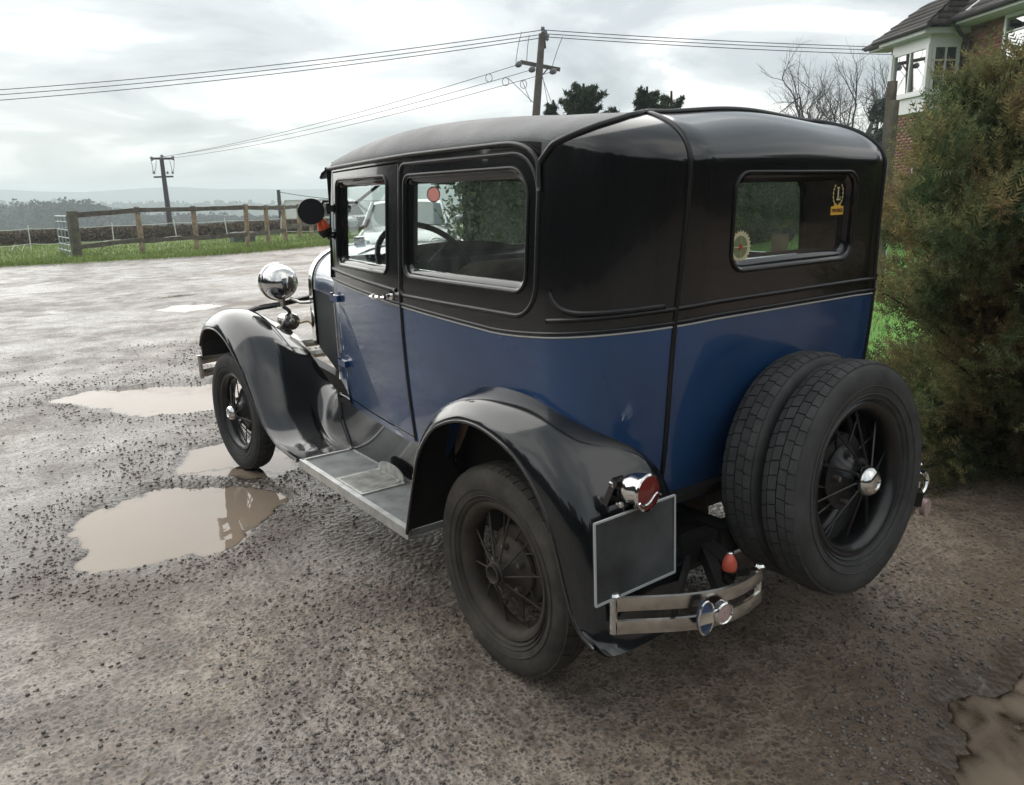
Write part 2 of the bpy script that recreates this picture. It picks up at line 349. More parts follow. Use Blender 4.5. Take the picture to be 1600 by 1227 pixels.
# pebbles set in the mud
vd1 = vor(36); vd2 = vor(74); vc1 = vor(36, out='Color')
sepc = N(nt, 'ShaderNodeSeparateColor'); L(nt, vc1, sepc.inputs[0])
peb = ramp_n(nt, math_n(nt, 'ADD', vd1, math_n(nt, 'MULTIPLY', sepc.outputs[1], .30)), [(.34, 1.0), (.42, 0.0)]); peb2 = ramp_n(nt, vd2, [(.26, 1.0), (.34, 0.0)])
dens = ramp_n(nt, math_n(nt, 'ADD', math_n(nt, 'MULTIPLY', mid_, .6), math_n(nt, 'MULTIPLY', fine, .4)), [(.40, 0.3), (.50, 1.0)])
pcol = mix_n(nt, sepc.outputs[0], (.022, .020, .018), (.11, .10, .09))
c3 = mix_n(nt, math_n(nt, 'MULTIPLY', math_n(nt, 'MULTIPLY', peb, dens), .72), c2, pcol)
c4 = mix_n(nt, math_n(nt, 'MULTIPLY', math_n(nt, 'MULTIPLY', peb2, ramp_n(nt, fine, [(.42, 0.0), (.56, 1.0)])), .7), c3, (.030, .026, .024))
vd3 = vor(9.5); c4 = mix_n(nt, math_n(nt, 'MULTIPLY', ramp_n(nt, math_n(nt, 'ADD', vd3, math_n(nt, 'MULTIPLY', math_n(nt, 'SUBTRACT', fine, .5), .9)), [(.16, 1.0), (.34, 0.0)]), .5), c4, mix_n(nt, brown, (.13, .112, .10), (.13, .095, .068)))
c5 = mix_n(nt, ramp_n(nt, tiny, [(.34, .6), (.56, 0.0)]), c4, (.06, .05, .045))
c6 = mix_n(nt, math_n(nt, 'MULTIPLY', bank_a, .85, clamp=True), c5, mix_n(nt, brown, mix_n(nt, fine, (.050, .038, .034), (.165, .132, .118)), mix_n(nt, fine, (.080, .056, .038), (.20, .150, .108))))
c7 = mix_n(nt, math_n(nt, 'MULTIPLY', shore_a, .6), c6, (.050, .040, .032))
L(nt, c7, pb.inputs['Base Color'])
RGM = N(nt, 'ShaderNodeMath', operation='MULTIPLY')
wet = ramp_n(nt, math_n(nt, 'ADD', math_n(nt, 'MULTIPLY', big, .55), math_n(nt, 'MULTIPLY', mid_, .45)), [(.40, .21), (.58, .54)])
L(nt, math_n(nt, 'ADD', wet, math_n(nt, 'MULTIPLY', math_n(nt, 'SUBTRACT', fine, .5), .35), clamp=True), RGM.inputs[0]); L(nt, math_n(nt, 'SUBTRACT', 1.0, math_n(nt, 'MULTIPLY', shore_a, .6)), RGM.inputs[1]); L(nt, RGM.outputs[0], pb.inputs['Roughness'])
pb.inputs['Specular IOR Level'].default_value = .4
bh = math_n(nt, 'ADD', math_n(nt, 'MULTIPLY', math_n(nt, 'MULTIPLY', math_n(nt, 'SUBTRACT', 1.0, vd1), dens), .9), math_n(nt, 'ADD', math_n(nt, 'MULTIPLY', fine, .7), math_n(nt, 'MULTIPLY', tiny, .35)))
bpn = N(nt, 'ShaderNodeBump', i_Strength=.5, i_Distance=.012); L(nt, bh, bpn.inputs['Height']); L(nt, bpn.outputs[0], pb.inputs['Normal'])
obj('ground', fast_mesh('ground', np.stack([gx, gy_, gh], -1).reshape(-1, 3), F, gm, smooth=True), kind='structure')
go = bpy.data.objects['ground']; at_ = go.data.attributes.new('bank', 'FLOAT', 'POINT')
at_.data.foreach_set('value', (np.exp(-((np.clip(gsd, -1, 5)-.14)/.27)**2)*(.55+.9*fbm(gx*4, gy_*4, 3, 51))).ravel().astype(np.float32)); at2 = go.data.attributes.new('shore', 'FLOAT', 'POINT'); at2.data.foreach_set('value', sstep(.10, .0, gsd).ravel().astype(np.float32))
wm = bpy.data.materials.new('muddy_water'); wm.use_nodes = True; nt = wm.node_tree; pb = nt.nodes['Principled BSDF']
tw = N(nt, 'ShaderNodeTexCoord'); n_ = N(nt, 'ShaderNodeTexNoise', i_Scale=1.3, i_Detail=3.0); L(nt, tw.outputs['Object'], n_.inputs['Vector'])
mud = mix_n(nt, n_.outputs[0], (.26, .20, .15), (.33, .27, .21)); nt.nodes.remove(pb)
n_ = N(nt, 'ShaderNodeTexNoise', i_Scale=9.0, i_Detail=2.0); L(nt, tw.outputs['Object'], n_.inputs['Vector']); bpn = N(nt, 'ShaderNodeBump', i_Strength=.012, i_Distance=.05); L(nt, n_.outputs[0], bpn.inputs['Height'])
df_ = N(nt, 'ShaderNodeBsdfDiffuse'); L(nt, mud, df_.inputs[0]); tr_ = N(nt, 'ShaderNodeBsdfTransparent', i_Color=(.80, .74, .66, 1)); gl_ = N(nt, 'ShaderNodeBsdfGlossy', i_Roughness=.015); L(nt, bpn.outputs[0], gl_.inputs['Normal'])
dp_ = N(nt, 'ShaderNodeAttribute', attribute_name='depth').outputs['Fac']; op_ = math_n(nt, 'SUBTRACT', 1.0, math_n(nt, 'POWER', 2.718, math_n(nt, 'MULTIPLY', math_n(nt, 'MAXIMUM', dp_, 0.0), -230.0)))
m1_ = N(nt, 'ShaderNodeMixShader'); L(nt, op_, m1_.inputs[0]); L(nt, tr_.outputs[0], m1_.inputs[1]); L(nt, df_.outputs[0], m1_.inputs[2])
fr_ = N(nt, 'ShaderNodeFresnel', i_IOR=1.40); L(nt, bpn.outputs[0], fr_.inputs['Normal']); m2_ = N(nt, 'ShaderNodeMixShader'); L(nt, fr_.outputs[0], m2_.inputs[0]); L(nt, m1_.outputs[0], m2_.inputs[1]); L(nt, gl_.outputs[0], m2_.inputs[2]); L(nt, m2_.outputs[0], nt.nodes['Material Output'].inputs[0])
for k, (lab, (P, d)) in enumerate(PUD.items()):
    P = np.array(P); lo, hi = P.min(0)-.22, P.max(0)+.22; st = .03 if np.linalg.norm(P.mean(0)-CAM[:2]) < 9 else .06
    X_, Y_ = np.meshgrid(np.arange(lo[0], hi[0]+st, st), np.arange(lo[1], hi[1]+st, st), indexing='ij'); H_, _ = ground_h(X_, Y_); zk = ZW-.0008*k; D_ = zk-H_
    own, _ = sdf_poly_g(P, np.stack([X_.ravel(), Y_.ravel()], 1)); D_ = np.where(own.reshape(X_.shape) < .24, D_, -1); n0, m0 = X_.shape
    dm = np.maximum.reduce([D_[:-1, :-1], D_[1:, :-1], D_[1:, 1:], D_[:-1, 1:]]); I_, J_ = np.nonzero(dm > -.004)
    F_ = np.stack([I_*m0+J_, (I_+1)*m0+J_, (I_+1)*m0+J_+1, I_*m0+J_+1], 1); used = np.unique(F_); rm = np.zeros(n0*m0, int); rm[used] = np.arange(len(used))
    me_ = fast_mesh('puddle', np.stack([X_, Y_, np.full_like(X_, zk)], -1).reshape(-1, 3)[used], rm[F_], wm); a_ = me_.attributes.new('depth', 'FLOAT', 'POINT'); a_.data.foreach_set('value', D_.ravel()[used].astype(np.float32))
    obj('puddle', me_, kind='structure', label=lab+(' in the gravel yard' if 'yard' not in lab else ''))
# loose stones
def ico():
    t = (1+5**.5)/2; V = np.array([(-1, t, 0), (1, t, 0), (-1, -t, 0), (1, -t, 0), (0, -1, t), (0, 1, t), (0, -1, -t), (0, 1, -t), (t, 0, -1), (t, 0, 1), (-t, 0, -1), (-t, 0, 1)], float)/math.hypot(1, t)
    F = np.array([(0, 11, 5), (0, 5, 1), (0, 1, 7), (0, 7, 10), (0, 10, 11), (1, 5, 9), (5, 11, 4), (11, 10, 2), (10, 7, 6), (7, 1, 8), (3, 9, 4), (3, 4, 2), (3, 2, 6), (3, 6, 8), (3, 8, 9), (4, 9, 5), (2, 4, 11), (6, 2, 10), (8, 6, 7), (9, 8, 1)]); return V, F
V0, F0 = ico()
M_ = 255000
th = np.radians(np.where(rng.random(M_) < .84, rng.uniform(-3, 76, M_), rng.uniform(-45, 120, M_))); rd = 1.0+8.5*rng.random(M_)**1.5; sx_ = CAM[0]+rd*np.sin(th); sy_ = CAM[1]+rd*np.cos(th)
hh, sdd = ground_h(sx_, sy_)
prob = .10+.9*sstep(.46, .62, fbm(sx_*1.7, sy_*1.7, 3, 31))*.5+.85*np.exp(-((sdd-.17)/.13)**2)
prob *= (sdd > .015)*np.clip(1.25-(sx_-.2)*.35, .15, 1)
ok = rng.random(M_) < prob*.42; sx_, sy_, hh, rd = sx_[ok], sy_[ok], hh[ok], rd[ok]; n = len(sx_)
size = (.0021+.0050*rng.random(n)**2.8)*(1+.05*rd)
sc_ = np.stack([size*rng.uniform(.8, 1.4, n), size*rng.uniform(.7, 1.2, n), size*rng.uniform(.45, .8, n)], 1); rot = rng.uniform(0, 6.28, n)
Vs = V0[None]*rng.uniform(.75, 1.2, (n, 12, 1))*sc_[:, None]; c_, s_ = np.cos(rot)[:, None], np.sin(rot)[:, None]
Vs = np.stack([Vs[..., 0]*c_-Vs[..., 1]*s_, Vs[..., 0]*s_+Vs[..., 1]*c_, Vs[..., 2]], -1)+np.stack([sx_, sy_, hh+size*.25], 1)[:, None]
Fs = (F0[None]+(np.arange(n)*12)[:, None, None]).reshape(-1, 3)
mat('stone', (.15, .13, .116), .5, island=.6)
obj('loose_gravel', fast_mesh('loose_gravel', Vs.reshape(-1, 3), Fs, MAT['stone']), kind='stuff', label='loose dark gravel scattered over the muddy yard', cat='gravel')
# bits of straw and twig
b = MB()
for k in range(260):
    a = R(rng.uniform(0, 78)); d = 1.2+5*rng.random()**1.4; x, y = CAM[0]+d*math.sin(a), CAM[1]+d*math.cos(a); 
    if k < 60: x, y = rng.normal(-1.95, .10), rng.normal(-.25, .05)
    h_, sd_ = ground_h(np.array([x]), np.array([y]))
    if sd_[0] < .03: continue
    r_ = rng.uniform(0, 6.28); l = rng.uniform(.015, .055); b.bar((x, y, h_[0]+.006), (x+l*math.cos(r_), y+l*math.sin(r_), h_[0]+.008), .0018, .0012)
b.build('straw_bits', mat('straw', (.24, .18, .09), .8, island=.5), smooth=False, kind='stuff', label='dry straw and twigs strewn on the gravel', cat='straw')
# ================================================================ the old car (origin: ground under the rear axle, +Y forward)
car = empty('vintage_car', (0, 0, 0), label='blue and black vintage two-door saloon car with twin spare wheels on its tail', cat='car')
YF, YB, R1, R2 = 1.45, -0.46, 0.32, 0.32
YC = YB+R2
def w_side(y):
    t = np.clip((y-.35)/1.2, 0, 1); return .70-.105*t**1.8
LS = YF-YC; LC = R1*math.pi/2; LB = w_side(YC)-R1; UT = LS+LC+LB
def split_u(u):
    y = np.where(u < LS, YF-u, YC); th = np.clip((u-LS)/LC, 0, 1)*math.pi/2
    xb = np.where(u > LS+LC, np.maximum(UT-u, 0), LB); return y, th, xb
def belt_z(u):
    q = np.clip((u-(LS-.25))/(LC+.3), 0, 1); q = q*q*(3-2*q)
    return (1.165-.056*np.clip(u/1.35, 0, 1)**.8)*(1-q)+1.172*q
def bot_z(u):
    y, th, xb = split_u(u)
    a = .585+.27*sstep(.50, .20, y)
    return np.where(u < LS, a, .855-.235*sstep(.25, .95, (u-LS)/LC))
def ztop(y): return np.interp(y, _ZY, _ZZ)
_ZY = np.linspace(-.3, 1.6, 200); _ZZ = interp_u(np.array([[1.722], [1.728], [1.748], [1.762], [1.770], [1.770], [1.760], [1.733], [1.686]]), 200)[:, 0]
def zrim(u):                                     # where the wall turns into the roof
    y, th, xb = split_u(u); s = sstep(0, .9, (u-(LS-.15))/(LC+.15))
    return (1.652-.012*np.clip((y-.6)/.85, 0, 1))*(1-s)+1.575*s
def S(u, v, off=0.0):
    """body surface, left half. v: 0..1 sill to belt, 1..2 belt to roof edge, 2..3 over the edge, 3..4 to the roof's middle"""
    u = np.asarray(u, float); v = np.asarray(v, float); u, v = np.broadcast_arrays(u, v)
    y, th, xb = split_u(u); zb, zl, zr = bot_z(u), belt_z(u), zrim(u)
    ph = np.clip(v-2, 0, 1)*math.pi/2; k = np.cos(ph); m = np.clip(v-3, 0, 1)
    w = w_side(y); inner = (w-R1)
    crown = .022*(1-np.clip(np.where(u > LS+LC, xb, inner*(1-m))/inner, 0, 1)**2)**2
    crown = np.where((v <= 3) & (u <= LS+LC), 0, crown)
    zt = ztop(y)+crown
    z = np.where(v < 1, zb+(zl-zb)*v, np.where(v < 2, zl+(zr-zl)*(v-1), zr+(zt-zr)*np.sin(ph)))
    zn = np.minimum(z, zr)
    up = np.clip((zn-zl)/.5, 0, None); dn = np.clip((zl-zn)/.6, 0, None)
    back = sstep(0, 1, (u-LS)/LC)
    ins = (.028*(1-back)-.012*back)*up**1.3+(.040*(1-back)+.075*back)*dn**1.8+off
    r1 = R1-0; ex = (inner+r1*k*np.cos(th)); 
    x = np.where(u > LS+LC, xb*(1-m*0), ex); x = np.where(v > 3, np.where(u > LS+LC, xb, inner)*(1-m), x)
    yy = np.where(u > LS, YC-R2*k*np.where(u > LS+LC, 1, np.sin(th)), y)
    kk = k
    x = x-ins*kk*np.cos(th)*np.where(u > LS+LC, 0, 1); yy = yy+ins*kk*np.where(u > LS, np.sin(th), 0)
    z = z-off*np.sin(ph)
    return np.stack([-x, yy, z], -1)
def v_of(u, z):
    u = np.asarray(u, float); z = np.asarray(z, float); zb, zl, zr = bot_z(u), belt_z(u), zrim(u)
    return np.where(z < zl, (z-zb)/(zl-zb), 1+(z-zl)/(zr-zl))
def SN(u, v):
    e = 2e-3; u = np.asarray(u, float); v = np.asarray(v, float)
    a = S(np.minimum(u+e, UT), v)-S(u-e, v); b = S(u, v+e)-S(u, v-e); n = np.cross(a, b)
    n /= np.linalg.norm(n, axis=-1)[..., None]+1e-12
    c = S(u, v)-np.array([0, .6, 1.15]); sgn = np.sign((n*c).sum(-1)); return n*sgn[..., None]
# window outlines in (u, z)
def rrect(u0, u1, z0, z1, r, n=8):
    """r: radii for corners (u0,z0),(u1,z0),(u1,z1),(u0,z1)"""
    P = []
    for (cx, cz, a0), q in zip(((u0, z0, 180), (u1, z0, 270), (u1, z1, 0), (u0, z1, 90)), r):
        sx = 1 if cx == u0 else -1; sz = 1 if cz == z0 else -1
        for i in range(n+1):
            a = R(a0+90*i/n); P.append((cx+sx*q+q*math.cos(a), cz+sz*q+q*math.sin(a)))
    return np.array(P)
def densify(P, step):
    out = []
    for a, b in zip(P, np.roll(P, -1, 0)):
        n = max(1, int(np.linalg.norm(b-a)/step)); out += [a+(b-a)*i/n for i in range(n)]
    return np.array(out)
WIN = {'door': densify(rrect(YF-1.362, YF-.805, 1.236, 1.582, (.035, .035, .03, .03)), .02),
       'quarter': densify(rrect(YF-.652, YF+.062, 1.238, 1.578, (.045, .05, .085, .03)), .02),
       'rear': densify(np.vstack([rrect(UT-.292, UT+.292, 1.292, 1.548, (.05, .05, .05, .05))]), .02)}
def sdf_poly(P, q):
    """signed distance (negative inside) and nearest point, q: (n,2)"""
    a = P; b = np.roll(P, -1, 0); best = np.full(len(q), 1e9); near = np.zeros_like(q); ins = np.zeros(len(q), bool)
    for s, e in zip(a, b):
        d = e-s; t = np.clip(((q-s)@d)/(d@d+1e-12), 0, 1)[:, None]; c = s+t*d; ds = np.linalg.norm(q-c, axis=1)
        k = ds < best; best[k] = ds[k]; near[k] = c[k]
        cond = ((s[1] > q[:, 1]) != (e[1] > q[:, 1])); xx = s[0]+(q[:, 1]-s[1])/((e[1]-s[1]) if abs(e[1]-s[1]) > 1e-12 else 1e-12)*d[0]
        ins ^= cond & (q[:, 0] < xx)
    return np.where(ins, -best, best), near
DU0, DU1, DZ0, DZ1 = YF-1.415, YF-.70, .615, 1.632        # the door
GAP = .0035
us = np.unique(np.round(np.concatenate([np.linspace(0, DU0-GAP, 4), np.linspace(DU0+GAP, DU1-GAP, 60), np.linspace(DU1+GAP, LS, 72),
     np.linspace(LS, LS+LC, 50), np.linspace(LS+LC, UT, 38)]), 6))
vs_low = np.linspace(0, 1, 34); vd = (DZ0-.585)/(1.14-.585); vs_low = np.unique(np.round(np.concatenate([vs_low, [vd-.006, vd+.006]]), 5))
vs_up = np.linspace(1, 2, 50)[1:]; vtop = 1.955; vs_up = np.sort(np.concatenate([vs_up[np.abs(vs_up-vtop) > .012], [vtop-.007, vtop+.007]]))
vs_rf = np.linspace(2, 3, 26)[1:]; vs_in = np.linspace(3, 4, 12)[1:]
vv = np.concatenate([vs_low, vs_up, vs_rf, vs_in])
UU, VV = np.meshgrid(us, vv, indexing='ij')
zg = S(UU, VV)[..., 2].copy(); ug = UU.copy(); vg = VV.copy(); wall = VV <= 2.0
hole = np.zeros(UU.shape, bool)
SDW = {}
for nme, P in WIN.items():
    q = np.stack([ug.ravel(), zg.ravel()], 1); sdv, near = sdf_poly(P, q); sdv = sdv.reshape(ug.shape); near = near.reshape(ug.shape+(2,))
    sn = (np.abs(sdv) < .0062) & wall
    if nme == 'rear': sn &= (ug < UT-1e-6)
    ug[sn] = near[sn][:, 0]; zg[sn] = near[sn][:, 1]; vg[sn] = v_of(ug[sn], zg[sn])
ug = np.clip(ug, 0, UT)
G = S(ug, vg)
ni, nj = UU.shape
ci = .25*(ug[:-1, :-1]+ug[1:, :-1]+ug[1:, 1:]+ug[:-1, 1:]); cz = .25*(zg[:-1, :-1]+zg[1:, :-1]+zg[1:, 1:]+zg[:-1, 1:])
cvv = .25*(VV[:-1, :-1]+VV[1:, :-1]+VV[1:, 1:]+VV[:-1, 1:])
inwin = np.zeros(ci.shape, bool)
for nme, P in WIN.items():
    sdv, _ = sdf_poly(P, np.stack([ci.ravel(), cz.ravel()], 1)); inwin |= (sdv.reshape(ci.shape) < 0) & (cvv < 2)
uc = .5*(us[:-1]+us[1:])[:, None]*np.ones_like(ci); vc = .5*(vv[:-1]+vv[1:])[None, :]*np.ones_like(ci)
gapu = (np.abs(uc-DU0) < GAP) | (np.abs(uc-DU1) < GAP); gapv = (np.abs(vc-vd) < .006) | (np.abs(vc-vtop) < .007)
ind = (uc > DU0-GAP) & (uc < DU1+GAP) & (vc > vd-.006) & (vc < vtop+.007)
gap = ind & (gapu | gapv); door_c = ind & ~gap
keep = ~inwin & ~gap & ~((vc > 3) & (uc > LS))
# fabric roof covering lies inside the seam that runs from the drip rail's end over the corner to the back edge of the roof
SEAM_U = np.array([YF+.115, LS+.06*LC, LS+.16*LC, LS+.32*LC, LS+.52*LC, LS+.70*LC, LS+.85*LC, LS+1.0*LC, UT]); SEAM_V = np.array([1.90, 2.0, 2.15, 2.38, 2.60, 2.72, 2.78, 2.80, 2.80])
seam_v = lambda u: np.interp(u, SEAM_U, SEAM_V, left=2.0)
fabric = vc > seam_v(uc)
def shell(sel, name, mats, matf, parent, sides=(1, -1), **kw):
    b = MB()
    for sx in sides:
        Pm = G*np.array([sx, 1, 1]); base = b.n; b.v.append(Pm.reshape(-1, 3)); b.n += ni*nj
        I, J = np.nonzero(sel)
        for i, j in zip(I, J):
            q = (base+i*nj+j, base+(i+1)*nj+j, base+(i+1)*nj+j+1, base+i*nj+j+1)
            b.f.append(q if sx > 0 else q[::-1]); b.m.append(int(matf[i, j]))
    V = np.concatenate(b.v); used = np.unique(np.array([i for f in b.f for i in f])); remap = -np.ones(len(V), int)
    # weld by position (the roof's middle and degenerate corners)
    key = {}; newv = []
    for i in used:
        k = tuple(np.round(V[i], 5))
        if k not in key: key[k] = len(newv); newv.append(V[i])
        remap[i] = key[k]
    F, Mi = [], []
    for f, m in zip(b.f, b.m):
        g = []
        for i in f:
            r = remap[i]
            if r not in g: g.append(int(r))
        if len(g) >= 3: F.append(tuple(g)); Mi.append(m)
    nb = MB(); nb.v = [np.array(newv)]; nb.n = len(newv); nb.f = F; nb.m = Mi
    return nb.build(name, mats, parent, sharp=None, **kw)
mf = np.where(vc < 1, 1, np.where(fabric, 2, 0))
shell(keep & ~door_c, 'body_shell', [MAT['black_paint'], MAT['blue_paint'], MAT['roof_fabric']], mf, car)
doors = {}
for sx in (1, -1): doors[sx] = shell(keep & door_c, 'door', [MAT['black_paint'], MAT['blue_paint'], MAT['roof_fabric']], mf, car, sides=(sx,))
# inner lining
b = MB()
li = keep & ~((vc > vd-.1) & (vc < .02))
for sx in (1, -1):
    Pm = (S(ug, vg, .035))*np.array([sx, 1, 1]); base = b.n; b.v.append(Pm.reshape(-1, 3)); b.n += ni*nj
    I, J = np.nonzero((~inwin) & ~((vc > 3) & (uc > LS)))
    for i, j in zip(I, J):
        q = (base+i*nj+j, base+i*nj+j+1, base+(i+1)*nj+j+1, base+(i+1)*nj+j); b.f.append(q if sx > 0 else q[::-1]); b.m.append(0 if vc[i, j] < 2 else 1)
b.build('interior_lining', [MAT['trim_brown'], MAT['headliner']], car, sharp=None)
def on_surf(pts, off=0.0, sx=1):
    """pts (u, z) on the wall -> 3D"""
    pts = np.asarray(pts, float); v = v_of(pts[:, 0], pts[:, 1]); u = np.clip(pts[:, 0], 0, 2*UT)
    mir = u > UT; ue = np.where(mir, 2*UT-u, u); ve = v_of(ue, pts[:, 1]); P = S(ue, ve); Nn = SN(np.minimum(ue, UT-.003), ve)
    P = P+Nn*off; P[mir, 0] *= -1; P[:, 0] *= sx; return P
def on_uv(pts, off=0.0, sx=1):
    pts = np.asarray(pts, float); u = pts[:, 0]; mir = u > UT; ue = np.where(mir, 2*UT-u, u)
    P = S(ue, pts[:, 1]); Nn = SN(np.minimum(ue, UT-.003), pts[:, 1]); P = P+Nn*off; P[mir, 0] *= -1; P[:, 0] *= sx; return P
def shrink(P, d):
    a = np.roll(P, 1, 0); b2 = np.roll(P, -1, 0); t = b2-a; t /= np.linalg.norm(t, axis=1)[:, None]+1e-12
    return P+np.stack([-t[:, 1], t[:, 0]], 1)*d
def window(P, name, parent, sx=1, gm='window_glass'):
    out = on_surf(P, .002, sx); P1 = shrink(P, .006); P2 = shrink(P, .016); P3 = shrink(P, .024)
    rings = np.array([out, on_surf(P1, -.002, sx), on_surf(P1, -.010, sx), on_surf(P2, -.012, sx), on_surf(P3, -.020, sx), on_surf(P3, -.040, sx)])
    f = MB().grid(rings, cv=True, flip=sx < 0).build('window_frame', MAT['black_paint'], parent, sharp=40)
    g = on_surf(P3, -.024, sx); c = g.mean(0)
    n = len(g); MB().add(np.vstack([g, c]), [(i, (i+1) % n, n) for i in range(n)]).build(name, MAT[gm], parent, sharp=None)
    bead = on_surf(shrink(P, -.004), .001, sx); MB().tube(bead, .0055, 6, closed=True).build('window_bead', MAT['moulding'], parent, sharp=None)
for sx in (1, -1):
    window(WIN['door'], 'window_glass', doors[sx], sx, 'window_glass'); window(WIN['quarter'], 'window_glass', car, sx, 'dusty_glass')
window(WIN['rear'], 'rear_window_glass', car, 1, 'window_glass')
# mouldings
ub = np.linspace(0, 2*UT, 260)
def belt_path(dz, off, u0=0, u1=2*UT, n=260):
    u = np.linspace(u0, u1, n); ue = np.where(u > UT, 2*UT-u, u); return on_surf(np.stack([u, belt_z(ue)+dz], 1), off)
MB().tube(belt_path(.004, .001), .006, 6).build('belt_moulding', MAT['moulding'], car, sharp=None)
MB().tube(belt_path(-.007, 0), .0028, 6).build('pinstripe', MAT['pinstripe'], car, sharp=None)
for sx in (1, -1):
    u = np.linspace(0, DU1-.03, 40); MB().tube(on_surf(np.stack([u, belt_z(u)+.047], 1), .0, sx), .008, 6).build('belt_bead', MAT['moulding'], doors[sx], sharp=None)
MB().tube(belt_path(.040, .0, DU1+.86, 2*UT-DU1-.86), .0075, 6).build('belt_bead', MAT['moulding'], car, sharp=None)
for sx in (1, -1):
    # raised panel line round the quarter window
    q = densify(rrect(YF-.685, YF+.112, 1.165, 1.62, (.03, .10, .12, .03)), .02)
    q = np.array([p for p in q]); MB().tube(on_surf(q, -.001, sx), .008, 6, closed=True).build('panel_moulding', MAT['moulding'], car, sharp=None)
    # curved bead at the foot of the rear quarter
    u = np.linspace(YF+.165, LS+LC*.72, 40); s = np.linspace(0, 1, 40)
    zq = belt_z(u)+.052+.075*np.exp(-s*9)
    MB().tube(on_surf(np.stack([u, zq], 1), .0, sx), .0085*np.ones(40), 6).build('quarter_bead', MAT['moulding'], car, sharp=None)
    # drip rail: along the roof edge, down behind the quarter window
    ud = np.linspace(-.03, YF-.06, 60); p1 = np.stack([ud, zrim(np.clip(ud, 0, UT))-.004], 1)
    a = np.linspace(0, math.pi/2, 16)[1:]; c0 = YF-.06; p2 = np.stack([c0+.175*np.sin(a)**.9, p1[-1, 1]-.075+.075*np.cos(a)], 1)
    p3 = np.stack([np.linspace(c0+.175, c0+.182, 6)[1:], np.linspace(p2[-1, 1], 1.515, 6)[1:]], 1)
    P = np.vstack([p1, p2, p3]); pth = on_surf(np.stack([np.clip(P[:, 0], 0, None), P[:, 1]], 1), .006, sx); pth[P[:, 0] < 0, 1] += -P[P[:, 0] < 0, 0]
    MB().tube(pth, .0075, 8).build('drip_rail', MAT['moulding'], car, sharp=None)
    # vertical seam cover at the rear corner
    us_ = LS+LC*.765; vz = np.linspace(.05, float(seam_v(us_)), 70); MB().tube(on_uv(np.stack([us_+.035*sstep(.6, 2.0, vz)-.02*sstep(2.3, 2.8, vz), vz], 1), .0005, sx), .0075, 6).build('seam_moulding', MAT['moulding'], car, sharp=None)
    # dark raised strip along the rear edge of the door
    vz = np.linspace(.03, 1.96, 60); MB().tube(on_uv(np.stack([np.full(60, DU1+.010), vz], 1), -.001, sx), .0085, 6).build('door_strip', MAT['moulding'], car, sharp=None)
su = np.linspace(SEAM_U[0], 2*UT-SEAM_U[0], 160); sue = np.where(su > UT, 2*UT-su, su)
MB().tube(on_uv(np.stack([su, seam_v(sue)+.004], 1), .001), .0095, 8).build('roof_seam_moulding', MAT['moulding'], car, sharp=None)

# front of the greenhouse: pillars, header, windscreen, visor
fr = MB()
for sx in (1, -1): fr.tube([(-.598*sx, 1.455, 1.17), (-.575*sx, 1.465, 1.45), (-.572*sx, 1.47, 1.64)], .022, 8)
xs = np.linspace(-.56, .56, 15)
fr.grid([[(x, 1.45, 1.70-.14*(x/.56)**2*.35), (x, 1.47, 1.60)] for x in xs]); fr.bar((-.56, 1.47, 1.62), (.56, 1.47, 1.62), .03, .09)
fr.bar((-.56, 1.475, 1.235), (.56, 1.475, 1.235), .03, .05)
fr.build('windscreen_frame', MAT['black_paint'], car)
MB().grid([[(x, 1.472, 1.25), (x, 1.472, 1.59)] for x in (-.57, .57)]).build('windscreen', MAT['window_glass'], car)
MB().grid([[(x, 1.455, 1.70-.05*(x/.56)**2), (x, 1.535, 1.655-.03*(x/.56)**2), (x, 1.56, 1.635-.03*(x/.56)**2), (x, 1.545, 1.628-.03*(x/.56)**2), (x, 1.46, 1.635)] for x in np.linspace(-.59, .59, 17)]).build('sun_visor', MAT['roof_fabric'], car, sharp=None)
MB().tube([(-.52, 1.495, 1.556), (-.487, 1.49, 1.469)], .006).bar((-.487, 1.492, 1.469), (-.33, 1.492, 1.57), .006, .014).build('wiper', MAT['bakelite'], car)

# cowl and bonnet
def hood_sec(y, n=40):
    t = np.clip((y-1.40)/(2.44-1.40), 0, 1); a = .612-.30*t**.72-.004; zt = 1.298-.05*t; zb = .575+.115*t; zs = zt-.26+.03*t
    ph = np.linspace(0, math.pi, n); e = 2/2.5
    x = -a*np.sign(np.cos(ph))*np.abs(np.cos(ph))**e; z = zs+(zt-zs)*np.abs(np.sin(ph))**e
    return np.vstack([[(-a, y, zz_) for zz_ in np.linspace(zb, zs, 8)[:-1]], np.stack([x, np.full(n, y), z], 1), [(a, y, zz_) for zz_ in np.linspace(zs, zb, 8)[1:]]])
MB().grid([hood_sec(y) for y in np.linspace(1.425, 1.80, 12)]).build('cowl', MAT['blue_paint'], car, sharp=None)
Ph = np.array([hood_sec(y) for y in np.linspace(1.807, 2.40, 16)])
bon = MB().grid(Ph[:, 7:-7]).build('bonnet', MAT['blue_paint'], car, sharp=None)
for sl, sg in ((slice(0, 8), -1), (slice(-8, None), 1)):
    P = Ph[:, sl].copy(); P[:, :, 0] -= sg*.006; sp = MB().grid(P).build('bonnet_side', MAT['bonnet_shaded'], car, sharp=None)
rs = MB(); rs.grid(np.array([hood_sec(y)*np.array([1.03, 1, 1.0])+np.array([0, 0, .006]) for y in (2.40, 2.43, 2.47)])); rs.build('radiator_shell', MAT['chrome'], car)
s0 = hood_sec(2.455); MB().add(np.vstack([s0, [[0, 2.455, 1.0]]]), [(i, i+1, len(s0)) for i in range(len(s0)-1)]+[(len(s0)-1, 0, len(s0))]).build('radiator_core', MAT['chassis_black'], car)
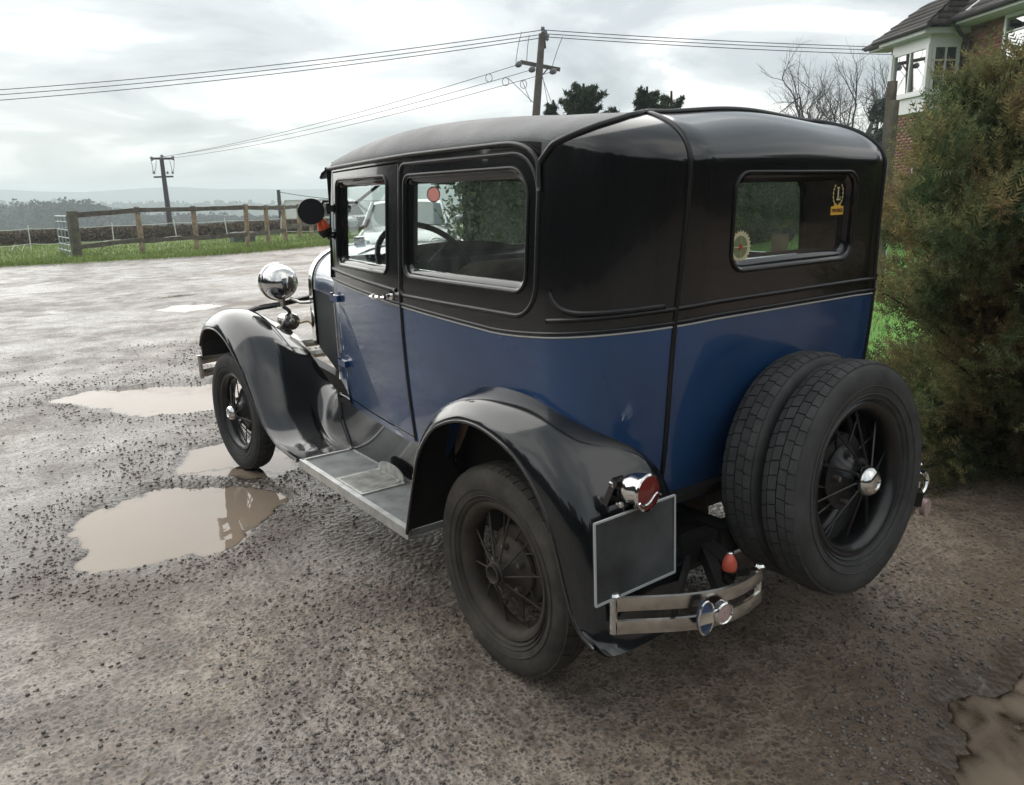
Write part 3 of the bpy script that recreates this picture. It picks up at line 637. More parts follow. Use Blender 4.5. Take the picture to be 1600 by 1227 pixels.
MB().lathe([(.001, .05), (.03, .045), (.034, .02), (.03, 0)], (0, 2.43, 1.247), (0, 0, 1), 16).build('radiator_cap', MAT['chrome'], car)
MB().tube(hood_sec(1.804)*np.array([1.004, 1, 1.0])+np.array([0, 0, .002]), .006, 6).build('cowl_band', MAT['dull_chrome'], car, sharp=None)

# hinges, handle, mirror, indicator
for sx in (1, -1):
    for z, m in ((1.085, 'blue_paint'), (.79, 'blue_paint'), (1.47, 'black_paint'), (1.36, 'black_paint')):
        x = -sx*(w_side(1.43)+.006-.028*max(0, (z-1.15)/.5)-.03*max(0, (1.1-z)/.6))
        h = MB().box((x-sx*.012, 1.40, z), (.020, .075, .028)); h.tube([(x-sx*.012, 1.437, z-.022), (x-sx*.012, 1.437, z+.022)], .008)
        h.build('hinge', MAT[m], doors[sx])
    hd = MB(); yh = .80; xh = -sx*w_side(yh)
    hd.lathe([(.001, .010), (.018, .008), (.02, 0)], (xh, yh-.035, 1.158), (-sx, 0, 0), 14); hd.tube([(xh, yh-.035, 1.158), (xh-sx*.04, yh-.035, 1.155)], .007)
    hd.tube([(xh-sx*.04, yh-.05, 1.153), (xh-sx*.043, yh-.02, 1.152), (xh-sx*.045, yh+.03, 1.15), (xh-sx*.044, yh+.06, 1.148)], [.006, .010, .012, .006])
    hd.build('door_handle', MAT['chrome'], doors[sx])
mi = MB(); mi.tube([(-.615, 1.437, 1.50), (-.65, 1.40, 1.50), (-.70, 1.345, 1.465)], .006)
mi.build('mirror_arm', MAT['bakelite'], car)
mm = MB().lathe([(.001, .018), (.03, .017), (.048, .006), (.053, -.004), (.051, -.010)], (-.752, 1.30, 1.462), (.25, .97, 0), 28).build('mirror', MAT['bakelite'], car)
MB().lathe([(.0515, 0), (.001, 0)], (-.75, 1.29, 1.462), (.25, .97, 0), 28).build('mirror_face', mat('mirror_dark', (.012, .014, .017), .3), mm)
il = MB().lathe([(.001, .052), (.012, .048), (.020, .03), (.027, .010), (.027, 0)], (-.683, 1.335, 1.385), (-.35, 0, .94), 16).build('indicator_lamp', MAT['orange_lens'], car)
MB().lathe([(.03, .004), (.031, -.008), (.02, -.03), (.001, -.032)], (-.683, 1.335, 1.385), (-.35, 0, .94), 16).tube([(-.675, 1.335, 1.36), (-.64, 1.38, 1.352), (-.612, 1.43, 1.35)], .008).build('lamp_base', MAT['bakelite'], il)

# ---- wings
def loft(lines, n, m, flip=False):
    A = np.array([catmull(l, n) for l in lines]); B = np.array([interp_u(A[:, i], m) for i in range(n)])
    return B
def wing(lines, name, n, m, sx, edge=0):
    lines = [np.array(l)*np.array([sx, 1, 1]) for l in lines]
    P = loft(lines, n, m); b = MB().grid(P, flip=sx < 0)
    # under side, a little inside
    du = np.gradient(P, axis=0); dv = np.gradient(P, axis=1); nn = np.cross(du, dv); nn /= np.linalg.norm(nn, axis=2)[..., None]+1e-9
    c = P.mean((0, 1))+np.array([0, 0, -.25]); sg = np.sign((nn*(P-c)).sum(2).mean()); Q = P-nn*sg*.006
    b.grid(Q, flip=sx > 0, mi=1)
    o = b.build(name, [MAT['wing_paint'], MAT['chassis_black']], car, sharp=None)
    MB().tube(P[:, edge], .0065, 6).build('wing_bead', MAT['wing_paint'], o, sharp=None)
    return o, P
def ln(x, pts): return [((x if np.isscalar(x) else x[i]), y, z) for i, (y, z) in enumerate(pts)]
lip = [(.495, .335), (.44, .50), (.38, .66), (.29, .765), (.20, .815), (.11, .842), (.02, .848), (-.08, .832), (-.18, .795), (-.262, .728), (-.318, .65), (-.352, .57), (-.382, .49), (-.412, .42), (-.45, .375), (-.50, .36)]
sho = [(.515, .335), (.465, .51), (.405, .68), (.31, .79), (.21, .845), (.11, .873), (.01, .881), (-.10, .867), (-.215, .825), (-.31, .752), (-.372, .67), (-.412, .58), (-.445, .495), (-.475, .42), (-.505, .362), (-.53, .35)]
crn = [(.525, .335), (.48, .52), (.42, .70), (.32, .82), (.215, .877), (.11, .905), (0, .913), (-.115, .90), (-.24, .855), (-.345, .778), (-.415, .69), (-.455, .595), (-.487, .505), (-.51, .42), (-.528, .36), (-.54, .345)]
mid = [(.525, .335), (.485, .525), (.425, .71), (.32, .838), (.21, .897), (.10, .925), (-.02, .932), (-.14, .918), (-.26, .875), (-.365, .80), (-.435, .71), (-.475, .61), (-.503, .515), (-.522, .43), (-.535, .365), (-.545, .345)]
jnt = [(.52, .335), (.48, .53), (.42, .72), (.31, .862), (.20, .912), (.09, .935), (-.03, .938), (-.15, .922), (-.27, .882), (-.375, .825), (-.445, .735), (-.485, .63), (-.508, .53), (-.524, .44), (-.536, .37), (-.546, .345)]
for sx in (1, -1):
    jx = [-.60, -.62, -.64, -.655, -.66, -.66, -.66, -.65, -.625, -.585, -.55, -.54, -.54, -.55, -.56, -.57]
    inx = [-.55, -.57, -.58, -.60, -.60, -.60, -.60, -.58, -.56, -.52, -.50, -.50, -.50, -.52, -.53, -.54]
    lines = [ln(-.826, lip), ln(-.828, [(y*.995, z*1.0+.012) for y, z in lip]), ln(-.812, sho), ln(-.775, crn), ln(-.715, mid), ln(jx, jnt), ln(inx, [(y, z-.03) for y, z in jnt])]
    rw, RP = wing(lines, 'rear_wing', 70, 26, sx)
    MB().tube(RP[4:46, 20]+np.array([0, 0, .004]), .0055, 6).build('wing_piping', MAT['wing_paint'], rw, sharp=None)
lipf = [(2.97, .68), (2.92, .745), (2.82, .80), (2.64, .818), (2.48, .788), (2.33, .718), (2.20, .63), (2.085, .515), (1.97, .42), (1.82, .355), (1.67, .338), (1.535, .334)]
shof = [(3.0, .695), (2.955, .775), (2.85, .84), (2.65, .868), (2.48, .84), (2.32, .765), (2.185, .668), (2.07, .548), (1.955, .44), (1.81, .365), (1.66, .341), (1.535, .336)]
crnf = [(3.01, .70), (2.975, .80), (2.865, .878), (2.655, .915), (2.475, .888), (2.305, .808), (2.165, .70), (2.05, .573), (1.935, .455), (1.795, .372), (1.65, .343), (1.535, .337)]
mdf = [(3.0, .69), (2.97, .79), (2.865, .868), (2.655, .900), (2.465, .866), (2.29, .782), (2.15, .668), (2.03, .542), (1.92, .430), (1.785, .360), (1.65, .338), (1.535, .336)]
inf = [(2.98, .66), (2.955, .75), (2.86, .83), (2.66, .838), (2.46, .785), (2.28, .690), (2.13, .585), (2.0, .485), (1.89, .405), (1.77, .357), (1.64, .340), (1.535, .336)]
ssk = [(2.97, .62), (2.95, .72), (2.85, .80), (2.62, .765), (2.40, .678), (2.22, .592), (2.07, .545), (1.95, .525), (1.85, .515), (1.75, .50), (1.63, .47), (1.535, .44)]
for sx in (1, -1):
    ix = [-.55, -.53, -.50, -.485, -.48, -.48, -.49, -.51, -.53, -.55, -.555, -.56]
    kx = [-.48, -.45, -.41, -.385, -.38, -.385, -.40, -.42, -.46, -.50, -.525, -.545]
    lines = [ln(-.822, lipf), ln(-.825, [(y, z+.012) for y, z in lipf]), ln(-.80, shof), ln(-.725, crnf), ln(-.60, mdf), ln(ix, inf), ln(kx, ssk)]
    wing(lines, 'front_wing', 70, 28, sx)
# running boards, aprons
for sx in (1, -1):
    rb = MB(); rb.box((-.672*sx, 1.03, .318), (.262, 1.02, .024)); ro = rb.build('running_board', MAT['board_rubber'], car, smooth=False)
    t = MB(); t.box((-.806*sx, 1.03, .318), (.010, 1.03, .040)); t.box((-.797*sx, 1.03, .333), (.020, 1.03, .009)); t.box((-.545*sx, 1.03, .333), (.012, 1.02, .009)); t.box((-.672*sx, 1.535, .3335), (.262, .012, .008)); t.build('edge_trim', MAT['alloy_trim'], ro, smooth=False)
    sp = MB(); sp.box((-.68*sx, 1.075, .3335), (.205, .25, .006)); 
    for k in range(22): sp.box((-.68*sx, .97+k*.0098, .3375), (.18, .0045, .003))
    a = np.linspace(0, math.pi, 20); sp.grid([[(-.583*sx, 1.075+.115*math.cos(t_), .335), (-.580*sx, 1.075+.115*math.cos(t_), .335+.055*math.sin(t_)**.6)] for t_ in a]); sp.grid([[(-.578*sx, 1.075+.115*math.cos(t_), .335), (-.576*sx, 1.075+.115*math.cos(t_), .335+.055*math.sin(t_)**.6)] for t_ in a], flip=True)
    for yy in (.985, 1.165): sp.lathe([(.001, .006), (.008, .004), (.009, 0)], (-.592*sx, yy, .337), (0, 0, 1), 8)
    sp.build('step_plate', MAT['step_plate'], ro)
    yv = np.linspace(.42, 1.62, 30); P = []
    for y in yv:
        f = sstep(1.5, 1.62, y); xt = w_side(y)-.045
        P.append([(-(.548+(xt-.548)*s_**1.6)*sx, y-.0*f+ (.0 if s_ > .5 else -f*.09*(1-s_*2)), .336+(.262)*s_) for s_ in np.linspace(0, 1, 10)])
    ap = MB().grid(P, flip=sx < 0).build('splash_apron', MAT['wing_paint'], car, sharp=None)
    MB().tube(np.array(P)[-1], .012, 8).build('apron_edge', MAT['wing_paint'], ap, sharp=None)
    MB().tube(np.array(P)[:, -1]+np.array([-.002*sx, 0, -.004]), .006, 6).build('apron_bead', MAT['black_paint'], ap, sharp=None)

for sx in (1, -1):
    MB().grid([[(-.595*sx, y, .36), (-.595*sx, y, .62), (-.60*sx, y, .90-1.2*max(0, abs(y)-.25))] for y in np.linspace(-.43, .50, 16)], flip=sx > 0).build('wheel_house', MAT['chassis_black'], car, sharp=None)
# ---- wheels (axis along X, face towards -X)
TR, RIMR, TW = .365, .236, .062; WZ = .365*.94
def tyre_mesh():
    b = MB(); prof = [(RIMR-.004, -.036), (RIMR+.012, -.046), (RIMR+.04, -.060), (.315, -.0635), (.340, -.060), (.354, -.050), (.357, -.044)]
    prof = prof+[(.358, -.03), (.3585, 0), (.358, .03)]+[(r, -h) for r, h in reversed(prof)]
    prof = [(r, h) for r, h in prof]; b.lathe(prof, (0, 0, 0), (1, 0, 0), 96)
    b.lathe([(.2475, -.048), (.2505, -.0535), (.2535, -.050)], (0, 0, 0), (1, 0, 0), 96); b.lathe([(.262, -.0555), (.2645, -.0595), (.267, -.0578)], (0, 0, 0), (1, 0, 0), 96)
    b.lathe([(.288, -.0625), (.290, -.0645), (.292, -.0632)], (0, 0, 0), (1, 0, 0), 96)
    return b.mesh('tyre', MAT['tyre'], sharp=50)
def tread_mesh(nb=54):
    b = MB(); da = 2*math.pi/nb
    for k in range(nb):
        for row, (x0, x1) in enumerate(((-.0515, -.031), (-.0285, -.002), (.002, .0285), (.031, .0515))):
            a0 = k*da+(.5*da if row > 1 else 0)+(.12*da if row in (0, 3) else 0); a1 = a0+da*.90; V = []
            for rr_, sh in ((.352, 0), (.3652, 1)):
                for a in (a0, .5*(a0+a1), a1):
                    for x in (x0, x1):
                        r_ = rr_-(.007 if abs(x) > .05 and sh else 0); sk = .16*da*(abs(x)/.05)
                        V.append((x*(1 if sh == 0 else .985), r_*math.sin(a+sk), r_*math.cos(a+sk)))
            b.add(V, [(6, 7, 9, 8), (8, 9, 11, 10), (0, 6, 8, 2), (2, 8, 10, 4), (1, 3, 9, 7), (3, 5, 11, 9), (0, 1, 7, 6), (4, 10, 11, 5)])
    return b.mesh('tread', MAT['tyre'], smooth=False)
def rim_mesh():
    b = MB(); prof = [(RIMR+.002, -.047), (RIMR+.007, -.043), (RIMR, -.036), (.222, -.030), (.215, -.012), (.214, .012), (.222, .030), (RIMR, .036), (RIMR+.006, .043), (RIMR, .047), (.216, .036), (.206, .014), (.206, -.014), (.216, -.036), (RIMR-.006, -.046)]
    b.lathe(prof, (0, 0, 0), (1, 0, 0), 72, closed=True)
    b.lathe([(.036, -.070), (.042, -.066), (.044, -.03), (.058, -.012), (.105, .006), (.108, .016), (.04, .03)], (0, 0, 0), (1, 0, 0), 36)
    return b.mesh('wheel', MAT['wheel_black'])
def spoke_mesh(x0, x1, dk, r0):
    return MB().tube([(x0, 0, r0), (x1, .212*math.sin(dk), .212*math.cos(dk))], .0036, 6, caps=False).mesh('spoke', MAT['wheel_black'])
def nut_mesh():
    return MB().lathe([(.001, -.022), (.009, -.020), (.0105, -.010), (.0105, .006)], (-.004, 0, .078), (1, 0, 0), 10).mesh('lug_nut', MAT['nut_steel'])
def cap_mesh():
    return MB().lathe([(.001, -.093), (.019, -.0925), (.021, -.096), (.026, -.095), (.035, -.090), (.043, -.080), (.047, -.066), (.0465, -.05)], (0, 0, 0), (1, 0, 0), 32).mesh('hub_cap', MAT['chrome'], sharp=60)
def drum_mesh():
    return MB().lathe([(.001, .022), (.13, .024), (.142, .03), (.143, .075), (.09, .08)], (0, 0, 0), (1, 0, 0), 40).mesh('brake_drum', MAT['chassis_black'])
def openhub_mesh():
    return MB().lathe([(.001, -.045), (.022, -.045), (.026, -.075), (.030, -.082), (.036, -.080), (.037, -.05)], (0, 0, 0), (1, 0, 0), 24).mesh('hub_flange', MAT['wheel_dirty'])
MESH = dict(tyre=tyre_mesh(), tread=tread_mesh(), rim=rim_mesh(), spoke_a=spoke_mesh(-.058, -.008, .22, .043), spoke_b=spoke_mesh(.008, .014, -.25, .104), nut=nut_mesh(), cap=cap_mesh(), drum=drum_mesh(), hub=openhub_mesh())
dirty = {k: MESH[k].copy() for k in ('tyre', 'tread', 'rim', 'spoke_a', 'spoke_b', 'drum')}
for k, m in (('tyre', 'tyre_dusty'), ('tread', 'tyre_dusty'), ('rim', 'wheel_dirty'), ('spoke_a', 'wheel_dirty'), ('spoke_b', 'wheel_dirty'), ('drum', 'wheel_dirty')): dirty[k].materials.clear(); dirty[k].materials.append(MAT[m])
def wheel(name, loc, rot, parts, use=MESH):
    w = obj(name, use['rim'], car); w.location = loc; w.rotation_euler = rot; w.scale = (.95, .94, .94)
    for p in parts:
        if p == 'spokes':
            for k in range(10):
                for q, h0 in (('spoke_a', 0), ('spoke_b', .25)): obj('spoke', use[q], w).rotation_euler = (-(k+h0)*2*math.pi/10, 0, 0)
        elif p == 'nuts':
            for k in range(5): obj('lug_nut', MESH['nut'], w).rotation_euler = (-(k*2*math.pi/5+.5), 0, 0)
        else:
            o = obj({'cap': 'hub_cap', 'drum': 'brake_drum', 'hub': 'hub_flange'}.get(p, p), (use.get(p) or MESH[p]), w)
            if p == 'tread': o['kind'] = 'stuff'
    return w
D2 = dict(MESH); D2.update(dirty)
wheel('rear_wheel', (-.71, .02, WZ+.008), (R(17), 0, 0), ('tyre', 'tread', 'spokes', 'nuts', 'hub', 'drum'), D2)
wheel('rear_wheel', (.71, .02, WZ+.008), (R(40), 0, math.pi), ('tyre', 'tread', 'spokes', 'nuts', 'hub', 'drum'), D2)
wheel('front_wheel', (-.715, 2.629, WZ-.012), (R(5), 0, R(4)), ('tyre', 'tread', 'spokes', 'nuts', 'cap', 'drum'))
wheel('front_wheel', (.715, 2.629, WZ-.012), (R(5), 0, math.pi+R(4)), ('tyre', 'tread', 'spokes', 'nuts', 'cap', 'drum'))
wheel('spare_wheel', (0, -.545, .692), (0, R(4), math.pi/2), ('tyre', 'tread', 'spokes'))
wheel('spare_wheel', (0, -.680, .688), (R(20), R(4), math.pi/2), ('tyre', 'tread', 'spokes', 'nuts', 'cap'))
sb = MB(); sb.lathe([(.09, 0), (.12, .01), (.12, .16), (.09, .17), (.001, .17)], (0, -.66, .69), (0, 1, .07), 24); sb.bar((-.12, -.42, .62), (0, -.5, .69), .04, .03); sb.bar((.12, -.42, .62), (0, -.5, .69), .04, .03)
sb.build('spare_carrier', MAT['chassis_black'], car)

# ---- chassis
ch = MB()
for sx in (1, -1): ch.bar((-.30*sx, -.50, .50), (-.30*sx, 1.7, .47), .06, .11); ch.bar((-.30*sx, 1.7, .47), (-.26*sx, 2.75, .52), .06, .11)
ch.bar((-.62, -.46, .50), (.62, -.46, .50), .05, .09); ch.box((0, .72, .57), (1.12, 1.75, .02)); ch.box((0, -.30, .66), (.98, .28, .02))
ch.build('chassis_frame', MAT['chassis_black'], car, smooth=False)
ax = MB(); ax.tube([(-.66, 0, TR), (.66, 0, TR)], .04, 12); ax.sphere((0, 0, TR), (.14, .15, .14)); ax.tube([(0, .1, TR), (0, 1.7, .45)], .035, 10)
ax.build('rear_axle', MAT['wheel_dirty'], car)
MB().tube([(-.66, 2.63, TR-.02), (-.5, 2.63, .30), (.5, 2.63, .30), (.66, 2.63, TR-.02)], .026, 10).build('front_axle', MAT['chassis_black'], car)
sg = MB(); xs = np.linspace(-.55, .55, 15)
for k in range(6): sg.grid([[(x, -.20+j, .40+.13*(1-(x/.55)**2)*(1)+.012*k) for j in (-.025, .025)] for x in xs*(1-.06*k)])
sg.build('leaf_spring', MAT['wheel_dirty'], car)
en = MB(); en.box((0, 2.1, .75), (.30, .62, .45)); en.box((-.2, 1.95, .70), (.10, .3, .1)); en.tube([(-.28, 1.6, .60), (-.27, 2.4, .64)], .012); en.tube([(-.36, 1.55, .62), (-.33, 2.3, .68)], .008); en.box((-.34, 1.86, .60), (.08, .36, .03)); en.tube([(-.36, 1.75, .64), (-.38, 1.80, .67), (-.36, 1.86, .66)], .012)
en.build('engine_bay_fittings', MAT['wheel_dirty'], car)

# ---- lamps at the front
for sx in (1, -1):
    hx = -.402*sx
    hb = MB().lathe([(.001, -.118), (.026, -.115), (.053, -.104), (.079, -.080), (.096, -.047), (.103, -.01), (.104, .02)], (hx, 2.70, 1.043), (0, 1, 0), 40).build('headlamp', MAT['chrome'], car, sharp=None)
    MB().lathe([(.104, .018), (.111, .022), (.112, .040), (.104, .046)], (hx, 2.70, 1.043), (0, 1, 0), 40).build('headlamp_rim', MAT['chrome'], hb)
    MB().lathe([(.104, .044), (.07, .056), (.001, .062)], (hx, 2.70, 1.043), (0, 1, 0), 40).build('headlamp_lens', MAT['house_glass'], hb)
    MB().tube([(hx, 2.69, .95), (hx, 2.69, .90)], .022).build('headlamp_stalk', MAT['dull_chrome'], hb)
    MB().tube([(hx+.02*sx, 2.60, .955), (hx+.06*sx, 2.56, .93), (hx+.13*sx, 2.54, .925)], .009).build('headlamp_cable', MAT['dull_chrome'], hb)
MB().tube(catmull([(-.66, 2.66, .875), (-.56, 2.68, .905), (-.40, 2.69, .915), (-.2, 2.69, .94), (0, 2.69, .945), (.2, 2.69, .94), (.40, 2.69, .915), (.56, 2.68, .905), (.66, 2.66, .875)], 40), .016, 8).build('headlamp_bar', MAT['black_paint'], car)
hn = MB().lathe([(.001, -.060), (.018, -.056), (.022, -.040), (.045, -.034), (.052, -.020), (.052, 0), (.030, .02), (.018, .05), (.035, .12)], (-.372, 2.66, .812), (0, 1, 0), 28).build('horn', MAT['dull_chrome'], car)
MB().tube(catmull([(-.40, 2.68, .90), (-.375, 2.66, .875), (-.372, 2.655, .845)], 10), .012, 8).build('horn_bracket', MAT['bakelite'], hn)
MB().tube(catmull([(-.33, 2.62, .80), (-.29, 2.58, .81), (-.27, 2.54, .76), (-.26, 2.50, .70), (-.25, 2.47, .68)], 20), .006, 6).build('horn_wire', MAT['sticker_gold'], hn)
fb = empty('front_bumper'); fb.parent = car
for z in (.565, .485):
    xs = np.linspace(-.80, .80, 41); P = [[(x, 3.20-.10*(abs(x)/.8)**3+dy, z+dz) for dy, dz in ((0, -.024), (.012, 0), (0, .024), (-.008, 0))] for x in xs]
    MB().grid(P, cv=True).build('bumper_bar', MAT['dull_chrome'], fb)
for x in (-.80, .80): MB().tube([(x, 3.10, .455), (x, 3.10, .60)], .013, 10).build('bumper_bolt', MAT['dull_chrome'], fb)
MB().bar((-.28, 2.7, .52), (-.28, 3.19, .53), .02, .06).bar((.28, 2.7, .52), (.28, 3.19, .53), .02, .06).build('bumper_iron', MAT['chassis_black'], fb)
MB().box((-.66, 3.07, .655), (.26, .02, .115)).build('badge_bar_plate', MAT['chassis_black'], car, smooth=False)

# ---- tail
for sx in (1, -1):
    rbm = empty('rear_bumperette'); rbm.parent = car
    t = np.linspace(0, 1, 21); X = (-.81 if sx > 0 else -.70)+(.41 if sx > 0 else .34)*t; Y = -.555-.10*t-(.075 if sx > 0 else .03)*np.sin(math.pi*t*.85)**1.2
    for z in (.507, .443):
        P = [[(x*sx, y+dy, z+dz) for dy, dz in ((0, -.020), (-.007, -.018), (-.0095, 0), (-.007, .018), (0, .020), (.003, 0))] for x, y in zip(X, Y)]
        MB().grid(P, cv=True, flip=sx < 0).build('bumper_bar', MAT['dull_chrome'], rbm, sharp=50)
    for i in (0, -1):
        b = MB().tube([(X[i]*sx, Y[i]+.004, .425), (X[i]*sx, Y[i]+.004, .532)], .010, 10); b.lathe([(.001, .008), (.012, .006), (.016, 0), (.014, -.004)], (X[i]*sx, Y[i]+.002, .533), (0, 0, 1), 14); b.build('bumper_bolt', MAT['chrome'], rbm)
    b = MB().bar((-.33*sx, -.42, .50), (-.52*sx, -.66, .478), .03, .05, up=(0, 0, 1)).bar((-.33*sx, -.40, .49), ((-.68 if sx > 0 else -.56)*sx, -.635, .478), .012, .04)
    b.bar((-.34*sx, -.38, .52), (-.42*sx, -.64, .500), .05, .02); b.build('bumper_iron', MAT['chassis_black'], rbm, smooth=False)
    # badge and reflector on the bars
    if sx == 1:
        c = np.array([-.642, -.702, .476]); nrm = np.array([-.22, -.97, 0]); side = np.array([.97, -.22, 0])
        bd = MB().lathe([(.001, .006), (.030, .005), (.036, .002), (.036, -.006)], c, nrm, 28)
        for v_ in bd.v: v_[:, 2] = c[2]+(v_[:, 2]-c[2])*1.45; v_[:] = c+(v_-c)*np.array([.62, .8, .86])
        bo = bd.build('oval_badge', MAT['badge_blue'], rbm)
        MB().tube([c+side*.0225*math.cos(a)+nrm*.005+np.array([0, 0, .0455*math.sin(a)]) for a in np.linspace(0, 2*math.pi, 33)[:-1]], .003, 6, closed=True).bar(c-side*.021+nrm*.006, c+side*.021+nrm*.006, .004, .03).build('badge_border', MAT['chrome'], bo)
        c2 = np.array([-.592, -.713, .478]); rf = MB().lathe([(.001, .010), (.024, .009), (.0255, .0)], c2, (-.1, -.99, 0), 24).build('reflector', MAT['pink_reflector'], rbm)
        MB().lathe([(.0245, .010), (.027, .013), (.031, .010), (.031, -.006)], c2, (-.1, -.99, 0), 24).build('reflector_rim', MAT['chrome'], rf)
    else:
        c2 = np.array([.545, -.662, .44]); MB().lathe([(.001, .010), (.024, .009), (.030, .010), (.031, -.006)], c2, (.1, -.99, 0), 24).build('reflector', MAT['pink_reflector'], rbm)
        MB().tube(catmull([(.62, -.61, .445), (.655, -.607, .465), (.668, -.603, .49), (.664, -.598, .515), (.645, -.596, .527)], 20), .009, 8).build('chrome_hook', MAT['chrome'], rbm)
ld = MB().lathe([(.018, 0), (.020, .009), (.019, .022), (.013, .037), (.007, .046), (.001, .047)], (-.492, -.655, .538), (0, 0, 1), 18).build('tail_indicator', MAT['salmon_lens'], car)
MB().lathe([(.006, .045), (.008, .049), (.006, .052), (.001, .053)], (-.492, -.655, .538), (0, 0, 1), 12).build('lamp_tip', MAT['chrome'], ld)
MB().lathe([(.021, .003), (.022, -.005), (.019, -.02), (.015, -.04)], (-.492, -.655, .538), (0, 0, 1), 16).build('lamp_base', MAT['bakelite'], ld)
for yb_, zb_ in ((-.489, .80), (-.515, .755)): MB().lathe([(.001, .014), (.008, .012), (.009, 0)], (-.768, yb_-.008, zb_), (-.3, -.93, .2), 10).build('bracket_bolt', MAT['chrome'], car)
MB().box((-.757, -.495, .778), (.035, .018, .085), rot=(R(25), 0, 0)).bar((-.75, -.50, .775), (-.715, -.555, .785), .022, .045).bar((-.735, -.53, .77), (-.735, -.538, .66), .05, .006).build('lamp_bracket', MAT['black_paint'], car)
lc = np.array([-.730, -.545, .790]); ld2 = np.array([.10, -.99, .05])
tl = MB().lathe([(.001, -.042), (.022, -.039), (.037, -.023), (.044, 0), (.0455, .028), (.048, .032), (.048, .037), (.043, .040)], lc, ld2, 32).build('tail_lamp', MAT['chrome'], car)
MB().lathe([(.043, .039), (.026, .046), (.001, .049)], lc, ld2, 32).build('tail_lamp_lens', MAT['red_lens'], tl)
sdv_ = np.cross(ld2, [0, 0, 1]); sdv_ /= np.linalg.norm(sdv_); tt = np.linspace(-1, 1, 20)
MB().tube([lc+ld2*(.0445+.004*(1-abs(a)))+sdv_*(-.042*a)+np.array([0, 0, -.014+.010*math.sin(a*math.pi)]) for a in tt], .0032, 6).build('lens_divider', MAT['chrome'], tl)
pc = np.array([-.735, -.552, .634]); pw, phh = .283, .213; rr = np.array([.995, 0, .008]); pu = np.array([.02, .05, .998])
def pp(a, b, d=0): return pc+rr*a*pw/2+pu*b*phh/2+np.array([0, -d, 0])
pl = MB().add([pp(-1, -1), pp(1, -1), pp(1, 1), pp(-1, 1), pp(-1, -1, -.006), pp(1, -1, -.006), pp(1, 1, -.006), pp(-1, 1, -.006)], [(0, 1, 2, 3), (5, 4, 7, 6), (0, 4, 5, 1), (1, 5, 6, 2), (2, 6, 7, 3), (3, 7, 4, 0)]).build('number_plate', MAT['plate_black'], car, smooth=False)
ed = MB()
for a, c in (((-1, -1), (1, -1)), ((1, -1), (1, 1)), ((1, 1), (-1, 1)), ((-1, 1), (-1, -1))): ed.bar(pp(*a, .002)*1, pp(*c, .002)*1, .005, .005)
ed.build('plate_border', MAT['plate_edge'], pl, smooth=False)

# ---- inside
for sx in (1, -1):
    st = MB(); P = []
    def cushion(bm, c, size, r=.05, rot=(0, 0, 0)):
        h = np.array(size)/2; n = 14; Q = []
        for i in range(n+1):
            a = -math.pi/2+math.pi*i/n
            Q.append([[np.sign(math.cos(t_))*abs(math.cos(t_))**.35*abs(math.cos(a))**.35*h[0], np.sign(math.sin(t_))*abs(math.sin(t_))**.35*abs(math.cos(a))**.35*h[1], np.sign(math.sin(a))*abs(math.sin(a))**.35*h[2]] for t_ in np.linspace(0, 2*math.pi, 25)[:-1]])
        V = np.array(Q) @ np.array(Euler(rot).to_matrix()).T+np.array(c); bm.grid(V, cv=True)
    cushion(st, (-.33*sx, .82, .80), (.52, .50, .16)); cushion(st, (-.33*sx, .52, 1.03), (.50, .13, .50), rot=(R(12), 0, 0))
    st.build('front_seat', MAT['seat_tan'], car, sharp=None)
st = MB(); cushion(st, (0, -.02, .86), (1.18, .46, .18)); cushion(st, (0, -.29, 1.08), (1.14, .14, .46), rot=(R(10), 0, 0)); st.build('rear_seat', MAT['seat_tan'], car, sharp=None)
MB().grid([[(x, 1.44, 1.24), (x, 1.38, 1.22), (x, 1.37, 1.10), (x, 1.42, 1.05)] for x in np.linspace(-.57, .57, 9)]).build('dashboard', MAT['chassis_black'], car)
swc = np.array([-.375, 1.03, 1.235]); swn = np.array([0, -.76, .65]); swa = np.array([1, 0, 0]); swb = np.cross(swn, swa)
sw = MB().tube([swc+.212*(math.cos(a)*swa+math.sin(a)*swb) for a in np.linspace(0, 2*math.pi, 49)[:-1]], .0125, 8, closed=True).build('steering_wheel', MAT['bakelite'], car)
sp = MB()
for k in range(4):
    a = k*math.pi/2+.6; d = math.cos(a)*swa+math.sin(a)*swb; sp.tube([swc-swn*.03+d*.02, swc-swn*.015+d*.12, swc+d*.208], .008, 6)
sp.lathe([(.001, .01), (.03, .005), (.034, -.03), (.022, -.05)], swc-swn*.02, swn, 16); sp.tube([swc-swn*.04, swc-swn*.62], .018, 10); sp.build('steering_spokes', MAT['bakelite'], sw)
MB().tube([(-.08, .98, .60), (-.06, .95, .98)], .008).sphere((-.06, .948, .99), .022).build('gear_lever', MAT['bakelite'], car)
_cr = MAT['card_red']; _b = _cr.node_tree.nodes['Principled BSDF']; _b.inputs['Transmission Weight'].default_value = .6; _b.inputs['Base Color'].default_value = (.75, .12, .10, 1); _b.inputs['Roughness'].default_value = .9
rd = MB().lathe([(.001, .0015), (.034, .0015)], (-.065, 1.462, 1.519), (0, -1, 0), 28).build('paper_disc', MAT['card_red'], car)
MB().lathe([(.032, .002), (.037, .002)], (-.065, 1.462, 1.519), (0, -1, 0), 28).build('disc_border', MAT['card_white'], rd)
MB().box((-.02, 1.44, 1.586), (.13, .012, .045)).tube([(-.02, 1.45, 1.60), (-.02, 1.455, 1.64)], .006).build('interior_mirror', MAT['card_grey'], car)
